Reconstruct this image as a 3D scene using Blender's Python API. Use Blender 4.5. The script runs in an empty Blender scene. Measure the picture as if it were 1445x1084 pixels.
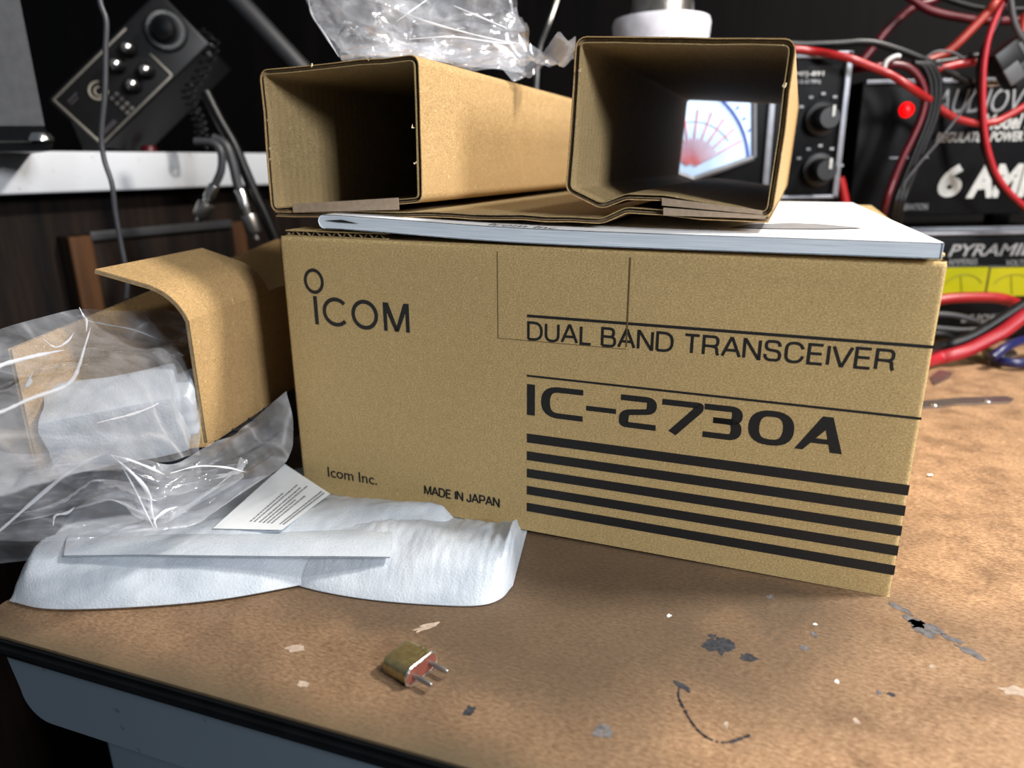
import bpy, math, random
from mathutils import Vector, Matrix, noise
random.seed(7)
C = bpy.context.scene.collection
S = bpy.context.scene
V3 = Vector
R_ = math.radians
PI = math.pi

# ------------------------------------------------------------------ camera
F = 1008.0                       # focal length in pixels of the 1445x1084 frame
CAMROT = Matrix(((0.99999264, 0.00383668, 0.0),
                 (-0.00113400, 0.29556489, -0.95532199),
                 (-0.00366527, 0.95531496, 0.29556706)))
CAMPOS = V3((0, 0, 0.1782))
FD = V3((0.93255125, -0.36103762, 0)); WD = V3((0.36103762, 0.93255125, 0)); ZD = V3((0, 0, 1))
BL = V3((-0.11998, 0.37392, 0)); BR = V3((0.16149, 0.26495, 0))
# the printed box leans a little on the foam pouch under its left end
TILT = Matrix.Translation(BR) @ Matrix.Rotation(R_(0.8), 4, WD) @ Matrix.Translation(-BR)
CAMM = TILT @ (Matrix.Translation(CAMPOS) @ CAMROT.to_4x4())
BOXM = TILT @ Matrix.Translation(BL) @ Matrix((FD, WD, ZD)).transposed().to_4x4()
BOXI = BOXM.inverted()
cd = bpy.data.cameras.new('camera'); cam = bpy.data.objects.new('camera', cd); C.objects.link(cam)
cam.matrix_world = CAMM
cd.sensor_fit = 'HORIZONTAL'; cd.sensor_width = 36; cd.lens = F / 1445 * 36
cd.clip_start = 0.01; cd.clip_end = 50
cd.dof.use_dof = True; cd.dof.focus_distance = 0.325; cd.dof.aperture_fstop = 7.2
S.camera = cam

# ------------------------------------------------------------------ light
wd = bpy.data.worlds.new('world'); S.world = wd; wd.use_nodes = True
wd.node_tree.nodes['Background'].inputs[0].default_value = (0.75, 0.87, 1.0, 1)
wd.node_tree.nodes['Background'].inputs[1].default_value = 0.10
def area(name, loc, target, sx, sy, power, col):
    l = bpy.data.lights.new(name, 'AREA'); l.shape = 'RECTANGLE'; l.size = sx; l.size_y = sy
    l.energy = power; l.color = col
    o = bpy.data.objects.new(name, l); C.objects.link(o); o.location = loc
    d = V3(target) - V3(loc); o.rotation_euler = d.to_track_quat('-Z', 'Y').to_euler()
    return o
area('ceiling_lamp', (0.75, 0.27, 0.9), (0.05, 0.30, 0), 0.12, 0.10, 16.0, (1.0, 0.94, 0.86))
area('bench_lamp', (0.33, 0.08, 0.95), (0.1, 0.30, 0), 0.10, 0.06, 2.2, (1.0, 0.97, 0.92))
area('room_lamp', (0.74, -0.62, 0.56), (0.0, 0.35, 0.05), 0.24, 0.24, 14.5, (0.95, 0.97, 1.0))
S.view_settings.view_transform = 'Standard'; S.view_settings.look = 'None'
S.view_settings.gamma = 1; S.view_settings.exposure = 0.18
S.view_settings.use_curve_mapping = False

# ------------------------------------------------------------------ helpers
INV = CAMM.inverted()
def ray(px, py):
    d = CAMM.to_3x3() @ V3(((px - 722.5) / F, -(py - 542) / F, -1))
    return CAMM.translation.copy(), d
def W(px, py, y):                 # point of the place at depth y
    o, d = ray(px, py); t = (y - o.y) / d.y
    return o + d * t
def T(px, py, z=0.0):             # point at height z above the table top
    o, d = ray(px, py); t = (z - o.z) / d.z
    return o + d * t
def BP(px, py, w=0.0):            # on the plane w of the printed box -> (u, v)
    o, d = ray(px, py); o = BOXI @ o; d = BOXI.to_3x3() @ d
    t = (w - o.y) / d.y; q = o + d * t
    return q.x, q.z
def BZ(px, py, z):                # on the height z of the box frame
    o, d = ray(px, py); o = BOXI @ o; d = BOXI.to_3x3() @ d
    t = (z - o.z) / d.z
    return o + d * t

class MB:
    def __init__(s): s.v = []; s.f = []; s.sm = []
    def add(s, vs, fs, smooth=False):
        n = len(s.v); s.v += [V3(p) for p in vs]
        s.f += [[n + i for i in f] for f in fs]; s.sm += [smooth] * len(fs)
        return s
    def tf(s, M): s.v = [M @ p for p in s.v]; return s
    def box(s, x0, x1, y0, y1, z0, z1, b=0.0):
        if b <= 0:
            vs = [(x, y, z) for x in (x0, x1) for y in (y0, y1) for z in (z0, z1)]
            return s.add(vs, [(0,1,3,2),(4,6,7,5),(0,4,5,1),(2,3,7,6),(0,2,6,4),(1,5,7,3)])
        b = min(b, (x1-x0)/2.01, (y1-y0)/2.01, (z1-z0)/2.01)
        import bmesh
        bm = bmesh.new(); bmesh.ops.create_cube(bm, size=1)
        for v in bm.verts:
            v.co = V3(((x0+x1)/2 + v.co.x*(x1-x0), (y0+y1)/2 + v.co.y*(y1-y0), (z0+z1)/2 + v.co.z*(z1-z0)))
        bmesh.ops.bevel(bm, geom=list(bm.edges), offset=b, segments=3, affect='EDGES', profile=0.5)
        bm.verts.index_update()
        s.add([v.co.copy() for v in bm.verts], [[v.index for v in f.verts] for f in bm.faces], True)
        bm.free(); return s
    def tube(s, pts, r, n=8, cap=True):
        pts = [V3(p) for p in pts]; m = len(pts); rings = []
        t0 = (pts[1]-pts[0]).normalized()
        nr = t0.orthogonal().normalized()
        for i, p in enumerate(pts):
            t = (pts[min(i+1, m-1)] - pts[max(i-1, 0)]).normalized()
            nr = (nr - t * nr.dot(t)); nr = nr.normalized() if nr.length > 1e-9 else t.orthogonal().normalized()
            bn = t.cross(nr); rr = r[i] if isinstance(r, (list, tuple)) else r
            rings.append([p + (nr*math.cos(a) + bn*math.sin(a)) * rr for a in [2*PI*k/n for k in range(n)]])
        vs = [q for rg in rings for q in rg]; fs = []
        for i in range(m-1):
            for k in range(n):
                fs.append((i*n+k, i*n+(k+1)%n, (i+1)*n+(k+1)%n, (i+1)*n+k))
        s.add(vs, fs, True)
        if cap:
            s.add(rings[0], [tuple(range(n))[::-1]]); s.add(rings[-1], [tuple(range(n))])
        return s
    def lathe(s, prof, M=None, n=40, smooth=True):   # prof: (r, z) pairs, axis z
        vs = []; fs = []; m = len(prof)
        for r, z in prof:
            for k in range(n):
                a = 2*PI*k/n; vs.append(V3((r*math.cos(a), r*math.sin(a), z)))
        for i in range(m-1):
            for k in range(n):
                fs.append((i*n+k, i*n+(k+1)%n, (i+1)*n+(k+1)%n, (i+1)*n+k))
        if M is not None: vs = [M @ v for v in vs]
        return s.add(vs, fs, smooth)
    def grid(s, P, nu, nv, smooth=True):              # P(i,j)
        vs = [P(i, j) for j in range(nv) for i in range(nu)]
        fs = [(j*nu+i, j*nu+i+1, (j+1)*nu+i+1, (j+1)*nu+i) for j in range(nv-1) for i in range(nu-1)]
        return s.add(vs, fs, smooth)
    def prism(s, poly, a, b):                         # poly of 3D points, moved by vectors a and b
        n = len(poly); A = [V3(p)+V3(a) for p in poly]; B = [V3(p)+V3(b) for p in poly]
        return s.add(A+B, [tuple(range(n))[::-1], tuple(range(n, 2*n))] + [(i, (i+1)%n, n+(i+1)%n, n+i) for i in range(n)])

def link_mesh(name, mb, mat, parent=None, M=None):
    me = bpy.data.meshes.new(name)
    vs = mb.v if M is None else [M @ p for p in mb.v]
    me.from_pydata([tuple(p) for p in vs], [], mb.f)
    me.polygons.foreach_set('use_smooth', mb.sm)
    me.materials.append(mat); me.update()
    import bmesh
    bm = bmesh.new(); bm.from_mesh(me); bmesh.ops.recalc_face_normals(bm, faces=bm.faces)
    bm.to_mesh(me); bm.free()
    if any(mb.sm):
        try: me.set_sharp_from_angle(angle=R_(40))
        except Exception: pass
    o = bpy.data.objects.new(name, me); C.objects.link(o)
    if parent: o.parent = parent
    return o
class Thing:
    def __init__(s, name, label, cat, M=None, group=None):
        o = bpy.data.objects.new(name, None); C.objects.link(o); s.o = o
        s.M = M if M is not None else Matrix.Identity(4)
        o.matrix_world = s.M; o.empty_display_size = 0.01
        o['label'] = label; o['category'] = cat
        if group: o['group'] = group
        s.I = s.M.inverted()
    def add(s, name, mb, mat, parent=None, world=False, label=None):
        ob = link_mesh(name, mb, mat, parent or s.o, s.I if world else None)
        if label: ob['label'] = label
        return ob
def single(name, mb, mat, label, cat, group=None, kind=None, base=None):   # a thing that is one mesh, given in world coordinates
    b = V3(base) if base is not None else mb.v[0].copy()
    o = link_mesh(name, mb, mat, None, Matrix.Translation(-b)); o.location = b
    if kind == 'structure': o['kind'] = kind; return o
    o['label'] = label; o['category'] = cat
    if group: o['group'] = group
    if kind: o['kind'] = kind
    return o
def tr(p): return Matrix.Translation(V3(p))
def catmull(pts, n=8):
    pts = [V3(p) for p in pts]; P = [pts[0]*2-pts[1]] + pts + [pts[-1]*2-pts[-2]]; out = []
    for i in range(1, len(P)-2):
        for k in range(n):
            t = k/n; a, b, c, d = P[i-1], P[i], P[i+1], P[i+2]
            out.append(0.5*((2*b) + (c-a)*t + (2*a-5*b+4*c-d)*t*t + (3*b-a-3*c+d)*t**3))
    out.append(pts[-1]); return out

# ------------------------------------------------------------------ materials
def nmat(name, rough=0.6, metal=0.0, spec=0.5):
    m = bpy.data.materials.new(name); m.use_nodes = True
    nt = m.node_tree; b = nt.nodes['Principled BSDF']
    b.inputs['Roughness'].default_value = rough; b.inputs['Metallic'].default_value = metal
    b.inputs['Specular IOR Level'].default_value = spec
    return m, nt, b
def N(nt, kind, **kw):
    n = nt.nodes.new(kind)
    for k, v in kw.items():
        if k in n.inputs: n.inputs[k].default_value = v
        else: setattr(n, k, v)
    return n
def coords(nt, scale=(1,1,1), kind='Object', rot=(0,0,0)):
    tc = N(nt, 'ShaderNodeTexCoord'); mp = N(nt, 'ShaderNodeMapping')
    mp.inputs['Scale'].default_value = scale; mp.inputs['Rotation'].default_value = rot
    nt.links.new(tc.outputs[kind], mp.inputs[0]); return mp.outputs[0]
def noise_n(nt, vec, scale, detail=3, rough=0.55):
    n = N(nt, 'ShaderNodeTexNoise'); n.inputs['Scale'].default_value = scale
    n.inputs['Detail'].default_value = detail; n.inputs['Roughness'].default_value = rough
    nt.links.new(vec, n.inputs['Vector']); return n.outputs['Fac']
def ramp(nt, fac, stops):
    r = N(nt, 'ShaderNodeValToRGB'); e = r.color_ramp.elements
    while len(e) < len(stops): e.new(0.5)
    for i, (p, c) in enumerate(stops): e[i].position = p; e[i].color = (*c, 1) if len(c) == 3 else c
    nt.links.new(fac, r.inputs[0]); return r.outputs[0]
def mixc(nt, fac, a, b, mode='MIX'):
    m = N(nt, 'ShaderNodeMix', data_type='RGBA', blend_type=mode)
    for s_, v in ((0, fac), (6, a), (7, b)):
        if isinstance(v, (int, float)): m.inputs[s_].default_value = v
        elif isinstance(v, tuple): m.inputs[s_].default_value = (*v, 1)
        else: nt.links.new(v, m.inputs[s_])
    return m.outputs[2]
def bump(nt, b, h, strength=0.3, dist=0.001):
    n = N(nt, 'ShaderNodeBump'); n.inputs['Strength'].default_value = strength; n.inputs['Distance'].default_value = dist
    nt.links.new(h, n.inputs['Height']); nt.links.new(n.outputs[0], b.inputs['Normal'])
def plain(name, col, rough=0.5, metal=0.0, spec=0.5, var=0.12, sc=120, bmp=0.0):
    m, nt, b = nmat(name, rough, metal, spec)
    f = noise_n(nt, coords(nt), sc)
    lo = tuple(c*(1-var) for c in col); hi = tuple(min(1, c*(1+var)) for c in col)
    nt.links.new(ramp(nt, f, [(0.3, lo), (0.7, hi)]), b.inputs['Base Color'])
    if bmp: bump(nt, b, f, bmp)
    return m
def cardboard(name, col, ribs=False):
    m, nt, b = nmat(name, 0.82, 0, 0.25)
    v = coords(nt)
    fine = noise_n(nt, coords(nt, (1, 1, 1.6)), 1100, 2, 0.6)
    mid = noise_n(nt, v, 260, 3, 0.6); big = noise_n(nt, v, 14, 2)
    c = ramp(nt, fine, [(0.28, tuple(x*0.66 for x in col)), (0.5, col), (0.74, tuple(min(1, x*1.42) for x in col))])
    c = mixc(nt, 0.55, c, ramp(nt, mid, [(0.3, (0.80, 0.79, 0.76)), (0.7, (1.0, 1.0, 1.0))]), 'MULTIPLY')
    c = mixc(nt, 0.5, c, ramp(nt, big, [(0.3, (0.88, 0.88, 0.88)), (0.7, (1.0, 1.0, 1.0))]), 'MULTIPLY')
    sp = noise_n(nt, coords(nt, (1,1,1)), 620, 1, 0.3)
    c = mixc(nt, ramp(nt, sp, [(0.74, (0,0,0)), (0.80, (0.8,0.8,0.8))]), c, (0.62, 0.50, 0.30))
    sp2 = noise_n(nt, coords(nt, (1.3,1,1)), 480, 1, 0.3)
    c = mixc(nt, ramp(nt, sp2, [(0.78, (0,0,0)), (0.84, (0.7,0.7,0.7))]), c, (0.10, 0.055, 0.02))
    nt.links.new(c, b.inputs['Base Color'])
    if ribs:
        w = N(nt, 'ShaderNodeTexWave', wave_type='BANDS', bands_direction='Y'); w.inputs['Scale'].default_value = 55
        w.inputs['Distortion'].default_value = 0.2
        nt.links.new(v, w.inputs['Vector']); bump(nt, b, w.outputs['Fac'], 0.25, 0.0006)
    else: bump(nt, b, fine, 0.12, 0.0004)
    return m
M = {}
M['kraft'] = cardboard('kraft_cardboard', (0.47, 0.34, 0.155))
M['kraft_insert'] = cardboard('kraft_insert_cardboard', (0.46, 0.30, 0.135))
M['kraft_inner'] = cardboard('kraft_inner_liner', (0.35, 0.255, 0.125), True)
M['kraft_tan'] = cardboard('tan_cardboard', (0.43, 0.28, 0.125))
M['flute'] = plain('flute_paper', (0.24, 0.18, 0.11), 0.9, 0, 0.1, 0.25, 400)
M['paper_strip'] = plain('grey_brown_paper', (0.36, 0.27, 0.19), 0.85, 0, 0.2, 0.12, 500)
M['ink'] = plain('black_ink', (0.012, 0.012, 0.012), 0.55, 0, 0.4, 0.3, 900)
M['slit'] = plain('slit_shadow', (0.13, 0.085, 0.035), 0.9, 0, 0.1)
M['black'] = plain('black_plastic', (0.007, 0.007, 0.008), 0.40, 0, 0.32)
M['satin'] = plain('black_painted_metal', (0.0035, 0.004, 0.005), 0.45, 0.0, 0.09, 0.25, 60)
M['cable_black'] = plain('black_cable', (0.006, 0.006, 0.0065), 0.35, 0, 0.3)
M['cable_grey'] = plain('grey_cable', (0.055, 0.055, 0.062), 0.4)
M['cable_red'] = plain('red_cable', (0.30, 0.008, 0.010), 0.35)
M['cable_pink'] = plain('pinkish_red_cable', (0.36, 0.012, 0.022), 0.4)
M['cable_darkred'] = plain('dark_red_cable', (0.085, 0.003, 0.008), 0.35)
M['cable_orange'] = plain('orange_red_cable', (0.28, 0.022, 0.012), 0.4)
M['chrome'] = plain('bright_metal', (0.75, 0.73, 0.70), 0.22, 1.0)
M['steel'] = plain('dull_steel', (0.42, 0.40, 0.38), 0.38, 1.0)
M['silver'] = plain('silver_frame', (0.20, 0.21, 0.24), 0.45, 0.5)
M['silver_ink'] = plain('silver_lettering', (0.24, 0.25, 0.26), 0.5, 0.1)
M['white_ink'] = plain('white_lettering', (0.42, 0.43, 0.42), 0.6)
M['white_plastic'] = plain('white_plastic', (0.72, 0.72, 0.80), 0.35)
M['zip'] = plain('zip_tie_nylon', (0.5, 0.5, 0.5), 0.4)
M['blue'] = plain('blue_plastic', (0.010, 0.014, 0.08), 0.35)
M['grey_strut'] = plain('grey_painted_metal', (0.04, 0.04, 0.043), 0.5)
M['red_print'] = plain('red_scale_print', (0.75, 0.25, 0.30), 0.6)
M['blue_print'] = plain('blue_scale_print', (0.10, 0.14, 0.55), 0.6)
def emis(name, col, st, base=None):
    m, nt, b = nmat(name, 0.3)
    b.inputs['Base Color'].default_value = (*(base or col), 1)
    b.inputs['Emission Color'].default_value = (*col, 1); b.inputs['Emission Strength'].default_value = st
    return m
M['led'] = emis('red_led', (1.0, 0.0, 0.002), 1.3, (0.5, 0.0, 0.0))
def lcd(name, c0, c1, st):
    m, nt, b = nmat(name, 0.25)
    f = noise_n(nt, coords(nt), 18, 2)
    c = ramp(nt, f, [(0.3, c0), (0.7, c1)])
    nt.links.new(c, b.inputs['Base Color']); nt.links.new(c, b.inputs['Emission Color'])
    b.inputs['Emission Strength'].default_value = st
    return m
M['meter_face'] = lcd('backlit_meter_dial', (0.40, 0.57, 0.80), (0.52, 0.68, 0.86), 0.50)
M['yellow_face'] = lcd('yellow_meter_dial', (0.26, 0.27, 0.0), (0.36, 0.32, 0.006), 0.16)
M['booklet'] = plain('white_cover_paper', (0.80, 0.82, 0.86), 0.5, 0, 0.4, 0.02, 20)
def pages():
    m, nt, b = nmat('page_edges', 0.75, 0, 0.2)
    w = noise_n(nt, coords(nt, (0.5, 0.5, 60), rot=(0, 0, 0)), 60, 2, 0.6)
    nt.links.new(ramp(nt, w, [(0.3, (0.45, 0.53, 0.60)), (0.6, (0.70, 0.77, 0.84))]), b.inputs['Base Color'])
    return m
M['pages'] = pages()
def foam():
    m, nt, b = nmat('white_foam_sheet', 0.42, 0, 0.6)
    f = noise_n(nt, coords(nt, (1, 1, 1)), 900, 2, 0.6); g = noise_n(nt, coords(nt), 40, 3)
    nt.links.new(ramp(nt, g, [(0.3, (0.40, 0.45, 0.51)), (0.7, (0.55, 0.59, 0.64))]), b.inputs['Base Color'])
    b.inputs['Subsurface Weight'].default_value = 0.25; b.inputs['Subsurface Radius'].default_value = (0.01, 0.01, 0.01)
    b.inputs['Subsurface Scale'].default_value = 0.3
    bump(nt, b, f, 0.5, 0.0006)
    return m
M['foam'] = foam()
def film(name, veil=0.10, tint=(0.85, 0.88, 0.95)):
    m = bpy.data.materials.new(name); m.use_nodes = True; nt = m.node_tree
    for n in list(nt.nodes):
        if n.type == 'BSDF_PRINCIPLED': nt.nodes.remove(n)
    out = [n for n in nt.nodes if n.type == 'OUTPUT_MATERIAL'][0]
    tp = N(nt, 'ShaderNodeBsdfTransparent'); tp.inputs[0].default_value = (0.97, 0.97, 0.98, 1)
    gl = N(nt, 'ShaderNodeBsdfGlossy'); gl.inputs['Roughness'].default_value = 0.12; gl.inputs[0].default_value = (1, 1, 1, 1)
    tl = N(nt, 'ShaderNodeBsdfDiffuse'); tl.inputs[0].default_value = (*tint, 1)
    fr = N(nt, 'ShaderNodeFresnel'); fr.inputs[0].default_value = 1.4
    mx = N(nt, 'ShaderNodeMixShader'); m2 = N(nt, 'ShaderNodeMixShader')
    v = coords(nt); f = noise_n(nt, v, 35, 4, 0.6)
    rr = ramp(nt, f, [(0.35, (veil*0.4,)*3), (0.75, (veil*1.9,)*3)])
    dn = N(nt, 'ShaderNodeTexNoise'); dn.inputs['Scale'].default_value = 9; nt.links.new(v, dn.inputs['Vector'])
    va = N(nt, 'ShaderNodeVectorMath', operation='MULTIPLY_ADD'); va.inputs[1].default_value = (.05, .05, .05)
    nt.links.new(dn.outputs['Color'], va.inputs[0]); nt.links.new(v, va.inputs[2])
    vo = N(nt, 'ShaderNodeTexVoronoi', feature='DISTANCE_TO_EDGE'); vo.inputs['Scale'].default_value = 26; nt.links.new(va.outputs[0], vo.inputs['Vector'])
    crease = ramp(nt, vo.outputs['Distance'], [(0.0, (1, 1, 1)), (0.05, (0.25,)*3), (0.14, (0, 0, 0))])
    f2 = noise_n(nt, v, 16, 2); gate = ramp(nt, f2, [(0.45, (0, 0, 0)), (0.62, (1, 1, 1))])
    cg = mixc(nt, 1.0, crease, gate, 'MULTIPLY')
    rr = mixc(nt, 0.28, rr, cg, 'ADD')
    nt.links.new(rr, mx.inputs[0]); nt.links.new(tp.outputs[0], mx.inputs[1]); nt.links.new(tl.outputs[0], mx.inputs[2])
    mul = N(nt, 'ShaderNodeMath', operation='MULTIPLY_ADD'); mul.inputs[1].default_value = 0.55; mul.inputs[2].default_value = 0.05
    nt.links.new(fr.outputs[0], mul.inputs[0]); mul.use_clamp = True
    mn = N(nt, 'ShaderNodeMath', operation='MINIMUM'); mn.inputs[1].default_value = 0.38; nt.links.new(mul.outputs[0], mn.inputs[0])
    nt.links.new(mn.outputs[0], m2.inputs[0]); nt.links.new(mx.outputs[0], m2.inputs[1]); nt.links.new(gl.outputs[0], m2.inputs[2])
    bn = N(nt, 'ShaderNodeBump'); bn.inputs['Strength'].default_value = 0.35; bn.inputs['Distance'].default_value = 0.002
    g = noise_n(nt, v, 38, 2, 0.5); g = mixc(nt, 0.85, g, crease, 'ADD'); nt.links.new(g, bn.inputs['Height'])
    nt.links.new(bn.outputs[0], gl.inputs['Normal'])
    nt.links.new(m2.outputs[0], out.inputs[0])
    return m
M['film'] = film('clear_plastic_film', 0.14)
M['film_thin'] = film('clear_plastic_film_upper', 0.20)
def pleat():
    m, nt, b = nmat('film_pleat', 0.16, 0, 0.8)
    b.inputs['Base Color'].default_value = (0.9, 0.92, 0.97, 1); b.inputs['Alpha'].default_value = 0.62
    return m
M['pleat'] = pleat()
def tabletop():
    m, nt, b = nmat('worn_hardboard', 0.6, 0, 0.35)
    v = coords(nt)
    fine = noise_n(nt, coords(nt, (1, 2.2, 1), rot=(0, 0, 0.2)), 420, 4, 0.7)
    mid = noise_n(nt, v, 45, 5, 0.7); big = noise_n(nt, v, 6.5, 3, 0.6)
    c = ramp(nt, fine, [(0.3, (0.20, 0.108, 0.050)), (0.5, (0.40, 0.235, 0.125)), (0.72, (0.60, 0.40, 0.235))])
    c = mixc(nt, 0.75, c, ramp(nt, mid, [(0.34, (0.34, 0.31, 0.29)), (0.60, (1, 1, 1))]), 'MULTIPLY')
    # grime over the left half of the bench top, plus a painted box shadow
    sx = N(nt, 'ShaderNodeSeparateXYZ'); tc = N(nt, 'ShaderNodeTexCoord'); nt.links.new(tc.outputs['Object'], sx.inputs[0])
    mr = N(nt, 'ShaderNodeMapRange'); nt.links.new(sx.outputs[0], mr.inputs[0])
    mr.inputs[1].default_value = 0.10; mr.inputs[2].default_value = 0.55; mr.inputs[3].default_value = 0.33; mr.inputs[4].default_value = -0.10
    pm = N(nt, 'ShaderNodeMapping', vector_type='POINT'); pm.inputs['Location'].default_value = (-0.235/0.17, -0.105/0.062, 0); pm.inputs['Scale'].default_value = (1/0.17, 1/0.062, 0)  # dark ellipse: soft shadow in front of the printed box, put into the colour
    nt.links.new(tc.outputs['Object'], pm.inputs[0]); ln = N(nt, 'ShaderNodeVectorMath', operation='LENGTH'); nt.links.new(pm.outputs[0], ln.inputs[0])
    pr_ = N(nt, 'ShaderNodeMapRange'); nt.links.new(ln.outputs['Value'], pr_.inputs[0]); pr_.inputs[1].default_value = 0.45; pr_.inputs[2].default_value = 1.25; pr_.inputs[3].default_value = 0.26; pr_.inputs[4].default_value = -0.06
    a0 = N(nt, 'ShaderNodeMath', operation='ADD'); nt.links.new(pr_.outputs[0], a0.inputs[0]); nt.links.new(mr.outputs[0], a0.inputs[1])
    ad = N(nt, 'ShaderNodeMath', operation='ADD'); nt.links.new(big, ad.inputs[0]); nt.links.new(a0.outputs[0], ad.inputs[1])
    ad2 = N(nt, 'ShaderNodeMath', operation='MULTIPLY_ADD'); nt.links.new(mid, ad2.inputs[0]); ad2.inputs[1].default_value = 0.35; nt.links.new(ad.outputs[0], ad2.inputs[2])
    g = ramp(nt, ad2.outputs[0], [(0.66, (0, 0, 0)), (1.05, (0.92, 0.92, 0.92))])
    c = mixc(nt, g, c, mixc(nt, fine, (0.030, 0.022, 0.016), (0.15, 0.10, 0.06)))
    # greenish worn band along the front edge
    mr2 = N(nt, 'ShaderNodeMapRange'); nt.links.new(sx.outputs[1], mr2.inputs[0])
    mr2.inputs[1].default_value = 0.0; mr2.inputs[2].default_value = 0.016; mr2.inputs[3].default_value = 1.1; mr2.inputs[4].default_value = 0.0
    e = N(nt, 'ShaderNodeMath', operation='MULTIPLY'); nt.links.new(mr2.outputs[0], e.inputs[0]); nt.links.new(fine, e.inputs[1]); e.use_clamp = True
    c = mixc(nt, e.outputs[0], c, (0.07, 0.062, 0.035))
    nt.links.new(c, b.inputs['Base Color']); bump(nt, b, fine, 0.35, 0.0005)
    return m
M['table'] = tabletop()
def wood(name, dark, light, sc=1.0):
    m, nt, b = nmat(name, 0.6, 0, 0.4)
    b.inputs['Specular IOR Level'].default_value = 0.12; f = noise_n(nt, coords(nt, (14*sc, 14*sc, 0.9)), 3.0, 5, 0.65)
    nt.links.new(ramp(nt, f, [(0.35, dark), (0.7, light)]), b.inputs['Base Color']); bump(nt, b, f, 0.2, 0.001)
    return m
M['wood_dark'] = wood('dark_wood_panelling', (0.006, 0.005, 0.005), (0.028, 0.017, 0.012))
M['wood_back'] = wood('very_dark_wood', (0.0012, 0.0012, 0.0014), (0.005, 0.0032, 0.003), 0.6)
M['wood_trim'] = wood('brown_wood_trim', (0.03, 0.014, 0.007), (0.11, 0.05, 0.022), 1.5)
M['floor'] = plain('dark_floor', (0.006, 0.006, 0.007), 0.7)
def speck(name, col, spot, sc=60):
    m, nt, b = nmat(name, 0.45)
    f = noise_n(nt, coords(nt), sc, 3, 0.7); g = noise_n(nt, coords(nt), 9, 2)
    c = mixc(nt, ramp(nt, f, [(0.66, (0,0,0)), (0.73, (0.85,0.85,0.85))]), ramp(nt, g, [(0.3, tuple(x*0.9 for x in col)), (0.7, col)]), spot)
    nt.links.new(c, b.inputs['Base Color']); return m
M['shelf'] = speck('white_painted_shelf', (0.68, 0.70, 0.74), (0.38, 0.30, 0.20), 85)
M['desk_metal'] = speck('blue_grey_painted_metal', (0.115, 0.150, 0.185), (0.03, 0.03, 0.035), 45)
M['brass'] = plain('brass_can', (0.36, 0.30, 0.15), 0.33, 0.85, 0.5, 0.2, 500, 0.1)
M['phenolic'] = plain('red_brown_phenolic', (0.16, 0.045, 0.03), 0.5)
M['stain'] = plain('dark_paint_stain', (0.035, 0.036, 0.042), 0.7, 0, 0.2, 0.5, 500)
M['stain_grey'] = plain('grey_paint_stain', (0.13, 0.12, 0.12), 0.8, 0, 0.2, 0.4, 400)
M['stain_light'] = plain('chalky_scuff', (0.40, 0.31, 0.24), 0.8, 0, 0.2, 0.25, 400)
M['white_chip'] = plain('white_chip', (0.8, 0.8, 0.78), 0.6)
M['monitor'] = plain('grey_metal_panel', (0.17, 0.17, 0.175), 0.5, 0.2)
M['dark_item'] = plain('dark_blue_grey_plastic', (0.022, 0.027, 0.036), 0.35)
M['leaflet'] = plain('leaflet_paper', (0.66, 0.69, 0.72), 0.7, 0, 0.2, 0.03)
M['tan_print'] = plain('grey_print', (0.22, 0.22, 0.23), 0.7)

# lettering with the built-in sans font, fitted to a rectangle of a plane
def text_mb(txt, P, ux, uy, w, h, depth=0.00012, bold=0.0, shear=0.0, spacing=1.0):
    cu = bpy.data.curves.new('lettering', 'FONT'); cu.body = txt; cu.size = 1; cu.offset = bold; cu.shear = shear
    cu.space_character = spacing; cu.resolution_u = 4; cu.fill_mode = 'FRONT'
    o = bpy.data.objects.new('lettering', cu); C.objects.link(o)
    dg = bpy.context.evaluated_depsgraph_get()
    me = bpy.data.meshes.new_from_object(o.evaluated_get(dg))
    xs = [v.co.x for v in me.vertices]; ys = [v.co.y for v in me.vertices]
    x0, x1, y0, y1 = min(xs), max(xs), min(ys), max(ys)
    ux = V3(ux).normalized(); uy = V3(uy).normalized(); nz = ux.cross(uy)
    mb = MB()
    mb.add([V3(P) + ux*((v.co.x-x0)/(x1-x0)*w) + uy*((v.co.y-y0)/(y1-y0)*h) + nz*depth for v in me.vertices],
           [tuple(p.vertices) for p in me.polygons])
    bpy.data.objects.remove(o); bpy.data.curves.remove(cu); bpy.data.meshes.remove(me)
    return mb

# ------------------------------------------------------------------ work bench and room
A = T(0, 897); A.z = 0; B_ = T(500, 1038); B_.z = 0
f_ = (B_-A).normalized(); g_ = V3((-f_.y, f_.x, 0))
Pl = T(0, 853); Pl.z = 0
C0 = A + f_*((Pl-A).dot(f_))
DESK = tr(C0) @ Matrix((f_, g_, ZD)).transposed().to_4x4()       # x along the front edge, y away, z up
DI = DESK.inverted()
desk = Thing('workbench', 'worn brown hardboard workbench with black edge strip and blue grey metal front', 'workbench', DESK)
def rrect(x0, x1, y0, y1, r, n=6):
    out = []
    for cx, cy, a0 in ((x0+r, y0+r, PI), (x1-r, y0+r, 1.5*PI), (x1-r, y1-r, 0), (x0+r, y1-r, 0.5*PI)):
        for k in range(n+1):
            a = a0 + k/n*PI/2; out.append((cx + r*math.cos(a), cy + r*math.sin(a)))
    return out
DW, DD = 1.35, 1.05
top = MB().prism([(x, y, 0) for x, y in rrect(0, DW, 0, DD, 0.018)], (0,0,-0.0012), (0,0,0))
desk.add('tabletop', top, M['table'])
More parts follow.
